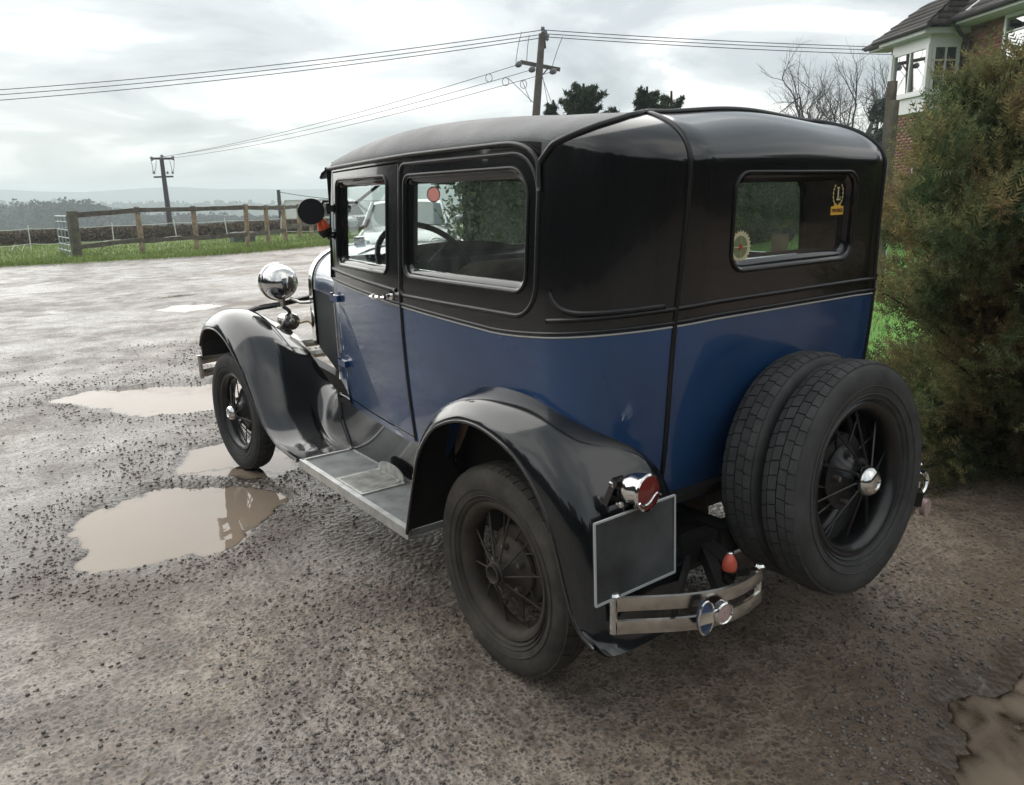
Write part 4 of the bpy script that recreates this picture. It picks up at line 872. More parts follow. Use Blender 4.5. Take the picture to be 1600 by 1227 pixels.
# stickers on the back window, just behind the glass
def back_pt(x, z, off=-.030):
    P = on_surf(np.array([[UT+x if x > 0 else UT+x, z]]), off); return P[0]
gy = back_pt(-.245, 1.36, -.024)[1]-.004
def flat_disc(bm, x, z, r0, r1, y, n=40, teeth=0):
    t_ = np.arange(n)*2*math.pi/n; ro = np.array([r1 if (not teeth or (i % 2 == 0)) else r1*.90 for i in range(n)])
    if teeth: ro = np.array([r1 if (i % 4) < 2 else r1*.89 for i in range(n)])
    bm.grid([np.stack([x+r0*np.cos(t_), np.full(n, y), z+r0*np.sin(t_)], 1), np.stack([x+ro*np.cos(t_), np.full(n, y), z+ro*np.sin(t_)], 1)], cv=True)
gs = MB(); flat_disc(gs, -.232, 1.352, .031, .046, gy, 96, 24); ge = gs.build('wheel_sticker', MAT['sticker_cream'], car, smooth=False)
s2 = MB(); flat_disc(s2, -.232, 1.352, .006, .0315, gy+.0006, 40); s2.build('sticker_field', MAT['sticker_green'], ge, smooth=False)
s2 = MB()
for k in range(4):
    a = k*math.pi/2; s2.bar((-.232+.009*math.cos(a), gy-.0006, 1.352+.009*math.sin(a)), (-.232+.029*math.cos(a), gy-.0006, 1.352+.029*math.sin(a)), .0012, .003, up=(0, 1, 0) if k % 2 else (0, 0, 1))
s2.build('sticker_spokes', MAT['sticker_cream'], ge, smooth=False)
s2 = MB(); a_ = np.arange(10)*2*math.pi/10+math.pi/2; rr_ = np.where(np.arange(10) % 2 == 0, .011, .0055)
s2.add(np.vstack([np.stack([-.232+rr_*np.cos(a_), np.full(10, gy-.0012), 1.352+rr_*np.sin(a_)], 1), [[-.232, gy-.0012, 1.352]]]), [(i, (i+1) % 10, 10) for i in range(10)]); s2.build('sticker_star', MAT['sticker_red'], ge, smooth=False)
def text(body, size, loc, m, name, parent, sx=1.0):
    cu_ = bpy.data.curves.new(name, 'FONT'); cu_.body = body; cu_.size = size; cu_.align_x = 'CENTER'; cu_.align_y = 'CENTER'; cu_.materials.append(m); cu_.extrude = .0003
    t0 = bpy.data.objects.new(name, cu_); col.objects.link(t0); bpy.context.view_layer.update(); me_ = bpy.data.meshes.new_from_object(t0.evaluated_get(bpy.context.evaluated_depsgraph_get())); bpy.data.objects.remove(t0)
    o = bpy.data.objects.new(name, me_); col.objects.link(o); o.parent = parent; o.location = loc; o.rotation_euler = (math.pi/2, 0, 0); o.scale = (sx, 1, 1); return o
ly = back_pt(.25, 1.48, -.024)[1]-.004
lm = MB()
for sgn in (-1, 1):
    for k in range(6):
        a = -1.15+k*.42; c = np.array([.228+sgn*.026*math.cos(a*.8), ly, 1.486+.030*math.sin(a)]); d = np.array([-sgn*math.sin(a)*.7, 0, math.cos(a)]); d /= np.linalg.norm(d); e = np.array([d[2], 0, -d[0]])
        lm.add([c-d*.007, c+e*.004, c+d*.007, c-e*.004], [(0, 1, 2, 3)])
lo = lm.build('laurel_sticker', MAT['sticker_gold'], car, smooth=False)
lm2 = MB().box((.2275, ly, 1.4875), (.0065, .0008, .036)).box((.2275, ly, 1.505), (.015, .0009, .004)).box((.2305, ly, 1.470), (.0205, .0009, .0045)).box((.2395, ly, 1.474), (.003, .0007, .010)); lm2.build('letter', MAT['sticker_cream'], lo, smooth=False)
x0, z0 = .228, 1.438
mb_ = MB().add([(x0-.034, ly, z0-.014), (x0+.034, ly, z0-.014), (x0+.034, ly, z0+.012), (x0+.022, ly, z0+.012), (x0+.010, ly, z0+.022), (x0, ly, z0+.014), (x0-.010, ly, z0+.022), (x0-.022, ly, z0+.012), (x0-.034, ly, z0+.012)], [(0, 1, 2, 3, 4, 5, 6, 7, 8)]).build('member_sticker', MAT['sticker_yellow'], car, smooth=False)
text('MEMBER', .0165, (x0, ly-.001, z0-.001), MAT['sticker_dark'], 'lettering', mb_, .95)
# ================================================================ land beyond the yard
mat('grass_ground', (.17, .23, .065), .9, nscale=1.2, namp=.35)
leafy(mat('grass_blade', (.19, .26, .065), .7, island=.40, nscale=.5, namp=.25))
leafy(mat('lawn_blade', (.125, .245, .055), .7, island=.35, nscale=.5, namp=.15))
mat('lawn_ground', (.11, .26, .04), .9, nscale=3, namp=.25)
def verge_y(x): return np.interp(x, [-60, -20, -.5, 1.2, 4.1, 8.6, 14, 24, 60], [30, 23.6, 22.7, 22.3, 21.9, 23.3, 26.5, 34, 62])
def field_z(x, y):
    s = y-verge_y(x); d = np.hypot(x-CAM[0], y-CAM[1])
    z = .035+.03*sstep(0, 2, s)+.05*(fbm(x*.5, y*.5, 3, 12)-.5)
    return z-.11*np.clip(d-37, 0, 40)-.03*np.clip(d-77, 0, 250)-.0155*np.clip(d-330, 0, None)
fx = np.concatenate([-np.geomspace(40, 900, 14)[::-1], np.linspace(-38, 40, 90), np.geomspace(42, 1500, 18)])
fs = np.concatenate([np.linspace(0, 16, 34), np.geomspace(17, 1700, 40)])
FX, FS = np.meshgrid(fx, fs, indexing='ij'); FX2 = FX*(1+FS/160); FY = verge_y(FX)+FS+(fbm(FX*1.3, FX*0, 3, 40)-.5)*.5*np.exp(-FS)
FZ = field_z(FX2, FY); FZ[:, 0] -= .06
n_, m_ = FX.shape; ii, jj = np.meshgrid(np.arange(n_-1), np.arange(m_-1), indexing='ij')
F = np.stack([ii*m_+jj, (ii+1)*m_+jj, (ii+1)*m_+jj+1, ii*m_+jj+1], -1).reshape(-1, 4)
obj('field', fast_mesh('field', np.stack([FX2, FY, FZ], -1).reshape(-1, 3), F, MAT['grass_ground'], smooth=True), kind='structure', label='green field sloping away beyond the fence')
def blades(name, x, y, z, h, w, m, lab, cat_):
    n = len(x); a = rng.uniform(0, 6.28, n); lean = rng.normal(0, .35, (n, 2))*h[:, None]; dx, dy = np.cos(a)*w, np.sin(a)*w
    V = np.stack([np.stack([x-dx, y-dy, z-.01], 1), np.stack([x+dx, y+dy, z-.01], 1), np.stack([x+dx*.5+lean[:, 0]*.5, y+dy*.5+lean[:, 1]*.5, z+h*.6], 1), np.stack([x+lean[:, 0], y+lean[:, 1], z+h], 1)], 1).reshape(-1, 3)
    k = np.arange(n)[:, None]*4; F = np.concatenate([k+np.array([[0, 1, 2]]), k+np.array([[0, 2, 3]])]); 
    obj(name, fast_mesh(name, V, F, MAT[m]), kind='stuff', label=lab, cat=cat_)
n = 66000; x = rng.uniform(-9, 26, n); s = 13*rng.random(n)**1.7; y = verge_y(x)+s-.12+rng.normal(0, .22, n); z = field_z(x, y)
pat = fbm(x*.6, y*.6, 3, 60); h = (.05+.10*np.clip(pat-.3, 0, 1))*rng.uniform(.5, 1.5, n)*(1+.5*np.exp(-s))
blades('verge_grass', x, y, z, h, np.full(n, .012), 'grass_blade', 'rough green grass of the verge and field under the fence', 'grass')
# lawn on the right
LAWN = np.array([(3.5, -.2), (3.0, 1.5), (3.4, 4.5), (4.9, 7.6), (22, 14), (40, 14), (40, -.2)])
lc_ = MB().add([(x, y, .03) for x, y in LAWN], [tuple(range(len(LAWN)))]).build('lawn', MAT['lawn_ground'], kind='structure', smooth=False, label='bright green lawn in front of the house')
n = 52000; x = 2.7+22*rng.random(n)**1.3; y = rng.uniform(-1, 14, n); sdv, _ = sdf_poly_g(LAWN, np.stack([x, y], 1)); k = sdv < .06; x, y = x[k], y[k]
blades('lawn_grass', x, y, np.full(len(x), .03), rng.uniform(.03, .075, len(x)), np.full(len(x), .006), 'lawn_blade', 'short bright lawn grass behind the conifer', 'grass')

# far woods and hills
def cards(C_, size, aspect=1.0, up=.3):
    """randomly turned four-cornered leaf clumps at C_ (n,3)"""
    n = len(C_); a = rng.normal(size=(n, 3)); a /= np.linalg.norm(a, axis=1)[:, None]; b_ = rng.normal(size=(n, 3)); b_[:, 2] += up
    b_ -= a*(a*b_).sum(1)[:, None]; b_ /= np.linalg.norm(b_, axis=1)[:, None]; s = (np.full(n, size) if np.isscalar(size) else size)[:, None]
    a = a*s*aspect; b_ = b_*s
    return np.stack([C_-a*.5, C_-b_*.6+a*.1, C_+a*.5, C_+b_*.7], 1).reshape(-1, 3), (np.arange(n)[:, None]*4+np.arange(4)[None])
mat('far_wood_leaf', (.05, .056, .055), .9, island=.35)
def crown_pts(c, r, n):
    d = rng.normal(size=(n, 3)); d /= np.linalg.norm(d, axis=1)[:, None]; q = rng.random(n)**.45
    lump = .75+.5*vnoise(d[:, 0]*2.5+c[0], d[:, 1]*2.5+d[:, 2]*2+c[1], 3); return np.array(c)+d*np.array(r)*(q*lump)[:, None]
def wood(name, items, size, lab, m='far_wood_leaf'):
    V, F, k = [], [], 0
    for c, r, n in items:
        v, f = cards(crown_pts(c, r, n), size); V.append(v); F.append(f+k); k += len(v)
    return obj(name, fast_mesh(name, np.concatenate(V), np.concatenate(F), MAT[m]), kind='stuff', label=lab, cat='wood')
it = []
def fz(p): return float(field_z(np.array([p[0]]), np.array([p[1]]))[0])
for u, d, top, w in ((5, 320, 322, 9), (30, 330, 319, 8), (48, 300, 321, 8), (62, 300, 322, 6), (-20, 310, 320, 10), (85, 280, 318, 13), (100, 275, 317, 13), (118, 280, 320, 12), (140, 285, 322, 12), (155, 290, 326, 12), (15, 300, 330, 12), (175, 300, 334, 10), (195, 300, 335, 10), (215, 310, 336, 10), (240, 310, 336, 10), (270, 320, 337, 10), (300, 300, 337, 10), (330, 300, 338, 10), (360, 310, 336, 10), (390, 310, 338, 10), (420, 300, 338, 10), (455, 300, 338, 10), (480, 300, 338, 10)):
    q = at_dist(u, top, d); g = fz(q); hgt = max(q[2]-g, 4); it.append(((q[0], q[1], g+hgt*.52), (w*.85, w*.85, hgt*.52), 1500))
wood('far_wood', it, 1.15, 'misty grey wood on the slope beyond the field')
it = []
for u in np.arange(-60, 700, 9.0):
    d = 760+60*rng.random(); q = at_dist(u, 316+4*rng.random(), d); g = q[2]-12; it.append(((q[0], q[1], g+5), (13, 13, 8), 60))
wood('far_treeline', it, 5.0, 'hazy line of trees across the valley')
mat('hill_green', (.075, .085, .075), 1.0, nscale=.01, namp=.2)
b = MB()
xs = np.arange(-700, 2300, 25.0); P = []
for x in xs:
    u = x*.9; top = np.interp(u, [-700, 0, 60, 130, 200, 285, 340, 400, 520, 900, 2000], [298, 297, 301, 303, 300, 298, 302, 303, 305, 303, 300])-319
    hgt = 1.5-top/1220*1500+3*fbm(np.array([x*.01]), np.array([0.]), 4, 77)[0]
    q = az_pt(u, 1500); dr = (q-np.array([CAM[0], CAM[1], 0])); dr /= np.linalg.norm(dr)
    P.append([tuple(q-dr*450+np.array([0, 0, -28])), tuple(q-dr*300+np.array([0, 0, -22])), tuple(q-dr*140+np.array([0, 0, hgt*.2-6])), tuple(q+np.array([0, 0, hgt])), tuple(q+dr*200+np.array([0, 0, hgt-12]))])
b.grid(P).build('hills', MAT['hill_green'], sharp=None, kind='structure', label='pale blue hills along the horizon')
# brown hedgerow on the bank at the field's far side
mat('hedgerow_leaf', (.16, .125, .09), .9, island=.45)
hp = np.array([az_pt(u, d)[:2] for u, d in ((-60, 38), (120, 37.5), (300, 37), (430, 38.5), (560, 41), (700, 45))]); L_ = catmull(np.c_[hp, np.zeros(len(hp))], 300)
C_ = L_[rng.integers(0, 300, 52000)]; C_ = C_+np.c_[rng.normal(0, .35, 52000), rng.normal(0, .40, 52000), np.zeros(52000)]; C_[:, 2] = -.1+.66*rng.random(52000)**.8*(.9+.35*fbm(C_[:, 0]*.7, C_[:, 1]*.7, 3, 9))
v, f = cards(C_, .10, .5, 1.0); obj('field_hedgerow', fast_mesh('field_hedgerow', v, f, MAT['hedgerow_leaf']), label='low brown hedgerow along the far side of the field', cat='hedgerow')

# ---- wooden fence
mat('fence_post', (.36, .27, .19), .85, nscale=7, namp=.4, bump=.3, bscale=30); mat('fence_rail', (.13, .11, .09), .85, nscale=6, namp=.45, bump=.3, bscale=30)
mat('gate_steel', (.36, .41, .44), .5, .6, nscale=8, namp=.2); mat('old_post', (.135, .125, .095), .9, nscale=5, namp=.4)
fp = [(1.52, 24.25), (3.33, 24.35), (4.98, 24.5), (6.68, 24.75), (7.72, 25.7), (8.85, 27.0), (10.05, 28.6), (11.1, 29.9), (12.3, 31.4), (13.6, 33.0), (14.9, 34.6)]
fence = empty('wooden_fence', (fp[0][0], fp[0][1], 0), label='brown wooden post and rail fence along the field', cat='fence'); FO = np.array([fp[0][0], fp[0][1], 0])
def jbar(bm, a, b_, w, h, n=6, jit=.006):
    a = np.array(a, float); b_ = np.array(b_, float); P = []
    d = (b_-a)/np.linalg.norm(b_-a); r = np.cross(d, [0, 0, 1]); r /= np.linalg.norm(r); u_ = np.cross(r, d)
    for t_ in np.linspace(0, 1, n):
        c = a+(b_-a)*t_; j = rng.normal(0, jit, 4); P.append([c+r*(w/2+j[0])+u_*(h/2+j[1]), c-r*(w/2+j[2])+u_*(h/2+j[3]), c-r*(w/2)-u_*(h/2+j[0]), c+r*(w/2)-u_*(h/2+j[1])])
    base = bm.n; bm.grid(P, cv=True); m0 = base; bm.f.append((m0, m0+1, m0+2, m0+3)); bm.m.append(0); e = base+(n-1)*4; bm.f.append((e+3, e+2, e+1, e)); bm.m.append(0)
tops = [1.36, 1.44, 1.42, 1.43, 1.38, 1.37, 1.37, 1.35, 1.35, 1.35, 1.35]
for i, (p, t_) in enumerate(zip(fp, tops)):
    b = MB(); w = .24 if i == 0 else .16; ln_ = rng.normal(0, .025, 2)
    P = []
    for k in range(7):
        s = k/6; z = -.1+(t_+.1)*s; a = np.linspace(0, 2*math.pi, 9)[:-1]; r_ = (w/2)*(1.18 if i == 0 else 1.0)*(1+rng.normal(0, .04, 8)); sq = .85
        P.append([(p[0]-FO[0]+ln_[0]*s+r_[j]*np.sign(math.cos(a[j]))*abs(math.cos(a[j]))**sq, p[1]-FO[1]+ln_[1]*s+r_[j]*np.sign(math.sin(a[j]))*abs(math.sin(a[j]))**sq, z) for j in range(8)])
    base = b.n; b.grid(P, cv=True, flip=True); e = base+6*8; b.f.append(tuple(e+j for j in range(8))); b.m.append(0)
    b.build('post', MAT['old_post' if i == 0 else 'fence_post'], fence, smooth=False)
for i in range(len(fp)-1):
    a, c = np.array(fp[i])-FO[:2], np.array(fp[i+1])-FO[:2]
    for k, (za, zb_) in enumerate(((tops[i]-.10+(-.02 if i == 0 else 0), tops[i+1]-.10), (.42 if i else .34, .46))):
        if k == 1 and i > 4: za, zb_ = .55, .55
        b = MB(); jbar(b, (a[0], a[1]-.06, za), (c[0], c[1]-.06, zb_), .045, .13); b.build('rail', MAT['fence_rail'], fence, smooth=False)
gate = empty('metal_gate', (1.40, 24.25, 0), label='open galvanised steel field gate hung on the end post', cat='gate')
gd = az_pt(82, 28.5)-np.array([1.40, 24.25, 0]); 
for k, z in enumerate((.06, .22, .40, .60, .83, 1.06, 1.22)): MB().tube([(0, 0, z), tuple(gd+np.array([0, 0, z]))], .026 if k in (0, 6) else .020, 8).build('bar', MAT['gate_steel'], gate)
for s in (0.02, .36, .68, 1.0): MB().tube([tuple(gd*s+np.array([0, 0, .04])), tuple(gd*s+np.array([0, 0, 1.24]))], .024, 8).build('upright', MAT['gate_steel'], gate)
# white electric fence
mat('white_tape', (.78, .78, .76), .6)
ef = empty('electric_fence', (0, 31, 0), label='white plastic posts and tape of an electric fence in the field', cat='fence')
ep = [az_pt(u, d) for u, d in ((-60, 31), (36, 31.5), (105, 31.7), (168, 31.8), (268, 33), (350, 33.5), (435, 34), (520, 34.5))]; EO = np.array([0, 31, 0])
for i, p in enumerate(ep):
    if i in (0, 1, 5, 7) and i != 7: 
        pass
    MB().tube([tuple(p-EO+np.array([rng.normal(0, .02), 0, 0])), tuple(p-EO+np.array([rng.normal(0, .05), 0, .92]))], .018, 6).build('post', MAT['white_tape'], ef)
for i in range(len(ep)-1):
    for z0_, sg_ in ((.80, .03), (.30, .05)):
        P = [ep[i]-EO+(ep[i+1]-ep[i])*t_+np.array([0, 0, z0_-sg_*math.sin(math.pi*t_)]) for t_ in np.linspace(0, 1, 9)]; MB().tube(P, .011, 5).build('tape', MAT['white_tape'], ef)
for u0, u1 in ((2, 28), (138, 190), (200, 262)):
    a, c = az_pt(u0, 31), az_pt(u1, 31.5); P = [a-EO+(c-a)*t_+np.array([0, 0, .04+.25*abs(math.sin(math.pi*t_*1.5))]) for t_ in np.linspace(0, 1, 12)]; MB().tube(P, .012, 5).build('slack_tape', MAT['white_tape'], ef)
# grey water trough in the field, white van on the lane
q = az_pt(372, 31.0, .05); MB().box((q[0], q[1], .22), (.75, .5, .42), taper=1.08).build('field_trough', mat('trough_grey', (.10, .11, .12), .6), smooth=False, label='dark grey box trough standing in the field behind the fence', cat='trough')
vq = az_pt(513, 43, 0); vg_ = fz(vq); van = empty('white_van', (vq[0], vq[1], vg_-.2), R(20), label='white van far off beyond the fence behind the door mirror', cat='van')
b = MB(); prof = [(-2.4, .45), (-2.45, 1.0), (-2.35, 1.25), (-1.75, 1.5), (-1.2, 2.2), (-.9, 2.32), (2.4, 2.32), (2.5, 2.1), (2.5, .45)]; 
b.grid([[(x*s_, y, z) for y, z in prof] for x, s_ in ((-.85, .94), (-.85, 1), (.85, 1), (.85, .94))], cv=True); b.add([(-.85*.94, y, z) for y, z in prof], [tuple(range(9))]); b.add([(.85*.94, y, z) for y, z in prof], [tuple(range(9))[::-1]])
b.build('body', mat('van_white', (.72, .74, .75), .35), van, smooth=False)
MB().grid([[(x, -1.77, 1.53), (x, -1.24, 2.15)] for x in (-.72, .72)]).build('windscreen', MAT['wheel_black'], van)
for x in (-.862, .862): MB().grid([[(x, -1.3, 1.5), (x, -1.0, 2.1)], [(x, -.4, 1.5), (x, -.4, 2.1)]]).build('side_window', MAT['wheel_black'], van)
for x in (-.8, .8):
    for y in (-1.6, 1.6): MB().lathe([(.05, -.1), (.33, -.1), (.34, 0), (.33, .1), (.05, .1)], (x, y, .34), (1, 0, 0), 20).build('wheel', MAT['tyre'], van)

# ---- electricity poles and wires
mat('pole_wood', (.115, .10, .085), .85, nscale=4, namp=.3); mat('pole_dark', (.05, .048, .046), .85); mat('insulator', (.16, .16, .17), .3); mat('wire', (.085, .09, .095), .6)
pa = at_dist(843, 110, 31); gA = -.6
poleA = empty('electricity_pole', (pa[0], pa[1], gA), label='tall wooden electricity pole with crossarm behind the car roof', cat='pole')
def pl_(p): return np.array(p)-np.array([pa[0], pa[1], gA])
topA = at_dist(847, 53, 31); lowA = at_dist(838, 175, 31); base = lowA+(lowA-topA)*((lowA[2]-gA)/(topA[2]-lowA[2]))
MB().tube([pl_(base), pl_(lowA), pl_(topA)], [.17, .15, .12], 12).build('shaft', MAT['pole_wood'], poleA)
aL, aR = at_dist(813, 97, 31), at_dist(875, 109, 31.3)
MB().bar(pl_(aL), pl_(aR), .10, .13).build('crossarm', MAT['pole_wood'], poleA, smooth=False)
MB().bar(pl_(at_dist(848, 117, 31)), pl_(at_dist(857, 106, 31)), .04, .04).build('brace', MAT['pole_dark'], poleA, smooth=False)
insA = [at_dist(810, 101, 31), at_dist(831, 109, 31), at_dist(864, 112, 31)]
for p in insA:
    b = MB().lathe([(.001, -.17), (.06, -.16), (.11, -.10), (.06, -.05), (.11, 0), (.06, .05), (.09, .12), (.001, .15)], pl_(p), (.3, 1, 0), 12); b.build('insulator', MAT['insulator'], poleA)
tins = [at_dist(848, 47, 31), at_dist(852, 53, 31), at_dist(855, 58, 31)]
for p in tins: MB().lathe([(.001, .12), (.07, .10), (.08, .02), (.05, -.02), (.07, -.08), (.02, -.14)], pl_(p), (0, 0, 1), 12).build('top_insulator', MAT['insulator'], poleA)
MB().bar(pl_(at_dist(849, 60, 31)), pl_(at_dist(850, 76, 31)), .10, .16).build('bracket', MAT['pole_dark'], poleA, smooth=False)
for a, c in (((815, 50), (806, 97)), ((827, 55), (823, 97)), ((879, 58), (863, 104)), ((794, 122), (838, 165)), ((816, 126), (830, 160))):
    A_, B_ = at_dist(*a, 31), at_dist(*c, 31); P = [A_+(B_-A_)*t_+np.array([-.10*math.sin(math.pi*t_), -.1*math.sin(math.pi*t_), 0]) for t_ in np.linspace(0, 1, 9)]; MB().tube([pl_(p) for p in P], .012, 5).build('jumper', MAT['wire'], poleA)
for u, v in ((764, 122), (790, 128), (818, 132)):
    c = at_dist(u, v, 30.5); MB().tube([pl_(c+cr*(.12*math.cos(a))+np.array([0, 0, .14*math.sin(a)])) for a in np.linspace(0, 2*math.pi, 17)[:-1]], .012, 5, closed=True).build('wire_loop', MAT['wire'], poleA)
for a, c in (((847, 120), (866, 172)), ((848, 120), (858, 172))): MB().tube([pl_(at_dist(*a, 31)), pl_(at_dist(*c, 31.5))], .010, 5).build('stay', MAT['wire'], poleA)
pb_ = at_dist(260, 300, 60); gB = fz(pb_)-.3
poleB = empty('electricity_pole', (pb_[0], pb_[1], gB), label='dark leaning electricity pole with two crossarms in the valley field', cat='pole')
def plB(p): return np.array(p)-np.array([pb_[0], pb_[1], gB])
tB, lB = at_dist(252, 246, 60), at_dist(263, 330, 60); bB = lB+(lB-tB)*max(.05, (lB[2]-gB)/(tB[2]-lB[2]))
MB().tube([plB(bB), plB(lB), plB(tB)], [.20, .17, .13], 10).build('shaft', MAT['pole_dark'], poleB)
MB().bar(plB(at_dist(235, 248, 60)), plB(at_dist(272, 248, 60)), .12, .14).build('crossarm', MAT['pole_dark'], poleB, smooth=False)
MB().bar(plB(at_dist(240, 277, 60)), plB(at_dist(271, 276, 60)), .10, .11).build('crossarm', MAT['pole_dark'], poleB, smooth=False)
insB = [at_dist(237, 248, 59.8), at_dist(253, 245, 59.8), at_dist(270, 247, 59.8)]
for p in insB: MB().lathe([(.001, .16), (.10, .10), (.12, .02), (.06, -.04), (.12, -.1), (.001, -.16)], plB(p), (0, 0, 1), 10).build('insulator', MAT['insulator'], poleB)
for u in (241, 262, 270): MB().lathe([(.001, .2), (.07, .14), (.08, 0)], plB(at_dist(u, 272, 60)), (0, 0, 1), 10).build('insulator', MAT['insulator'], poleB)
for a, c in (((236, 251), (239, 272)), ((244, 251), (241, 272)), ((272, 250), (270, 272)), ((265, 251), (269, 272))): MB().tube([plB(at_dist(*a, 60)), plB(at_dist((a[0]+c[0])/2+1, (a[1]+c[1])/2, 60)), plB(at_dist(*c, 60))], .018, 5).build('jumper', MAT['wire'], poleB)
MB().tube([plB(at_dist(256, 280, 60.1)), plB(at_dist(264.5, 330, 60.1))], .03, 6).build('cable', MAT['wire'], poleB)
pc_ = at_dist(436, 320, 60); gC = fz(pc_)-.3; poleC = empty('telephone_pole', (pc_[0], pc_[1], gC), label='short dark pole standing beyond the fence near the mirror', cat='pole')
MB().tube([(0, 0, 0), tuple(at_dist(435, 297, 60)-np.array([pc_[0], pc_[1], gC]))], [.16, .12], 10).build('shaft', MAT['pole_dark'], poleC)
for k in range(4): MB().tube([tuple(at_dist(432.5, 303+k*4, 60)-np.array([pc_[0], pc_[1], gC])), tuple(at_dist(438, 303+k*4, 60)-np.array([pc_[0], pc_[1], gC]))], .03, 5).build('step', MAT['pole_dark'], poleC)
def wire_(a, c, sag, r, lab, grp):
    a, c = np.array(a), np.array(c); P = [a+(c-a)*t_-np.array([0, 0, 4*sag*t_*(1-t_)]) for t_ in np.linspace(0, 1, 40)]
    MB().tube(P, r, 5).build('overhead_wire', MAT['wire'], label=lab, cat='wire', group=grp)
for k, (p, v, w_) in enumerate(zip(tins, (133, 141, 150), ('topmost', 'middle', 'lowest'))):
    far = at_dist(-120, v+15, 40); wire_(p, far, .25, .015, w_+' of three overhead wires running left from the tall pole', 'wires on the tall pole')
for k, (p, v, w_) in enumerate(zip(tins, (68.5, 73, 80), ('topmost', 'middle', 'lowest'))):
    far = at_dist(1560, v+9, 40); wire_(p, far, .12, .015, w_+' of three overhead wires running right towards the house', 'wires on the tall pole')
for p, q, w_ in zip(insA, insB, ('upper', 'middle', 'lower')): wire_(p, q, .35, .012, w_+' sloping wire between the tall pole and the valley pole', 'wires to the valley pole')
wire_(at_dist(435.5, 300, 60), at_dist(640, 312, 60), .3, .022, 'single thin wire running right from the short dark pole', 'wires on the short pole')
# ================================================================ silver car beyond the old one
mat('silver_paint', (.50, .53, .54), .28, .55, coat=.6); mat('silver_glass', (.16, .21, .21), .06, 0, spec=.9); mat('lamp_glass', (.62, .66, .68), .12, .4, nscale=60, namp=.4); mat('black_trim', (.02, .02, .022), .5)
sv = empty('silver_car', (5.02, 10.8, 0), R(-34), label='silver modern hatchback parked beyond the old car, seen through its windows', cat='car')
def svsec(y):
    # half width, shoulder height, roof height
    hw = np.interp(y, [-1.95, -1.85, -1.6, -1.0, 1.4, 1.8, 1.9], [.55, .70, .80, .85, .85, .80, .70]); sh = np.interp(y, [-1.95, -1.85, -1.5, -.7, .5, 1.9], [.62, .78, .90, 1.0, 1.03, .98]); bt = .22
    cen = np.interp(y, [-1.95, -1.85, -1.5, -.75, 1.9], [.66, .84, .98, 1.07, 1.05]); return hw, sh, bt, cen
P = []
for y in np.r_[-1.95, -1.92, -1.85, -1.7, np.linspace(-1.5, 1.7, 18), 1.85, 1.9]:
    hw, sh, bt, cen = svsec(y); x = [-.93, -1, -1.0, -.97, -.86, -.6, -.3, 0, .3, .6, .86, .97, 1.0, 1.0, .93]; z = [bt, bt+.1, .5, sh-.1, sh, sh*.35+cen*.65, cen-.008, cen, cen-.008, sh*.35+cen*.65, sh, sh-.1, .5, bt+.1, bt]
    P.append([(a*hw, y, c) for a, c in zip(x, z)])
b = MB().grid(P, flip=True); b.add(P[0], [tuple(range(15))]); b.add(P[-1], [tuple(range(15))[::-1]]); body = b.build('body', MAT['silver_paint'], sv, sharp=50)
roof = []
for y, zr_, hw in ((-.72, 1.07, .70), (-.10, 1.44, .60), (.1, 1.48, .60), (.9, 1.48, .60), (1.5, 1.40, .58), (1.85, 1.05, .66)): roof.append([(x*hw, y+(.10*abs(x)**2 if y < -.5 else 0), zr_-.04*abs(x)**3) for x in np.linspace(-1, 1, 13)])
MB().grid(roof[1:5], flip=True).build('roof', MAT['silver_paint'], sv, sharp=None)
MB().grid(roof[:2], flip=True).build('windscreen', MAT['silver_glass'], sv, sharp=None); MB().grid(roof[4:], flip=True).build('rear_screen', MAT['silver_glass'], sv)
for s in (-1, 1):
    MB().grid([[(s*.60, -.10, 1.40), (s*.78, -.62, 1.04)], [(s*.60, .1, 1.44), (s*.80, .1, 1.04)], [(s*.60, .9, 1.44), (s*.80, .9, 1.05)], [(s*.58, 1.5, 1.36), (s*.78, 1.7, 1.05)]], flip=s > 0).build('side_window', MAT['silver_glass'], sv)
    MB().tube([(s*.71, -.64, 1.05), (s*.66, -.40, 1.24), (s*.605, -.10, 1.435)], .03, 8).build('screen_pillar', MAT['silver_paint'], sv)
    hl = MB().lathe([(.001, .05), (.06, .045), (.10, .02), (.118, -.02)], (s*.58, -1.80, .77), (s*.30, -.85, .42), 24).build('headlight', MAT['lamp_glass'], sv)
    MB().lathe([(.112, .0), (.125, .012), (.135, 0), (.135, -.03)], (s*.58, -1.80, .77), (s*.30, -.85, .42), 24).build('headlight_ring', MAT['chrome'], hl)
    mr = MB().sphere((s*.93, -.55, 1.12), (.115, .07, .085)).build('door_mirror', MAT['silver_paint'], sv); MB().tube([(s*.80, -.52, 1.05), (s*.88, -.54, 1.09)], .02, 6).build('mirror_stalk', MAT['black_trim'], mr)
    for y in (-1.22, 1.25):
        w_ = MB().lathe([(.05, -.09), (.30, -.095), (.31, 0), (.30, .095), (.05, .09)], (s*.76, y, .31), (1, 0, 0), 28).build('wheel', MAT['tyre'], sv); MB().lathe([(.001, s*.10), (.19, s*.098), (.20, s*.08)], (s*.76, y, .31), (1, 0, 0), 20).build('rim', MAT['alloy_trim'], w_)
MB().box((0, -1.955, .50), (.9, .03, .16)).build('grille', MAT['black_trim'], sv, smooth=False)
MB().tube([(-.3, -.66, 1.085), (.1, -.58, 1.12)], .01, 6).build('wiper', MAT['black_trim'], sv)

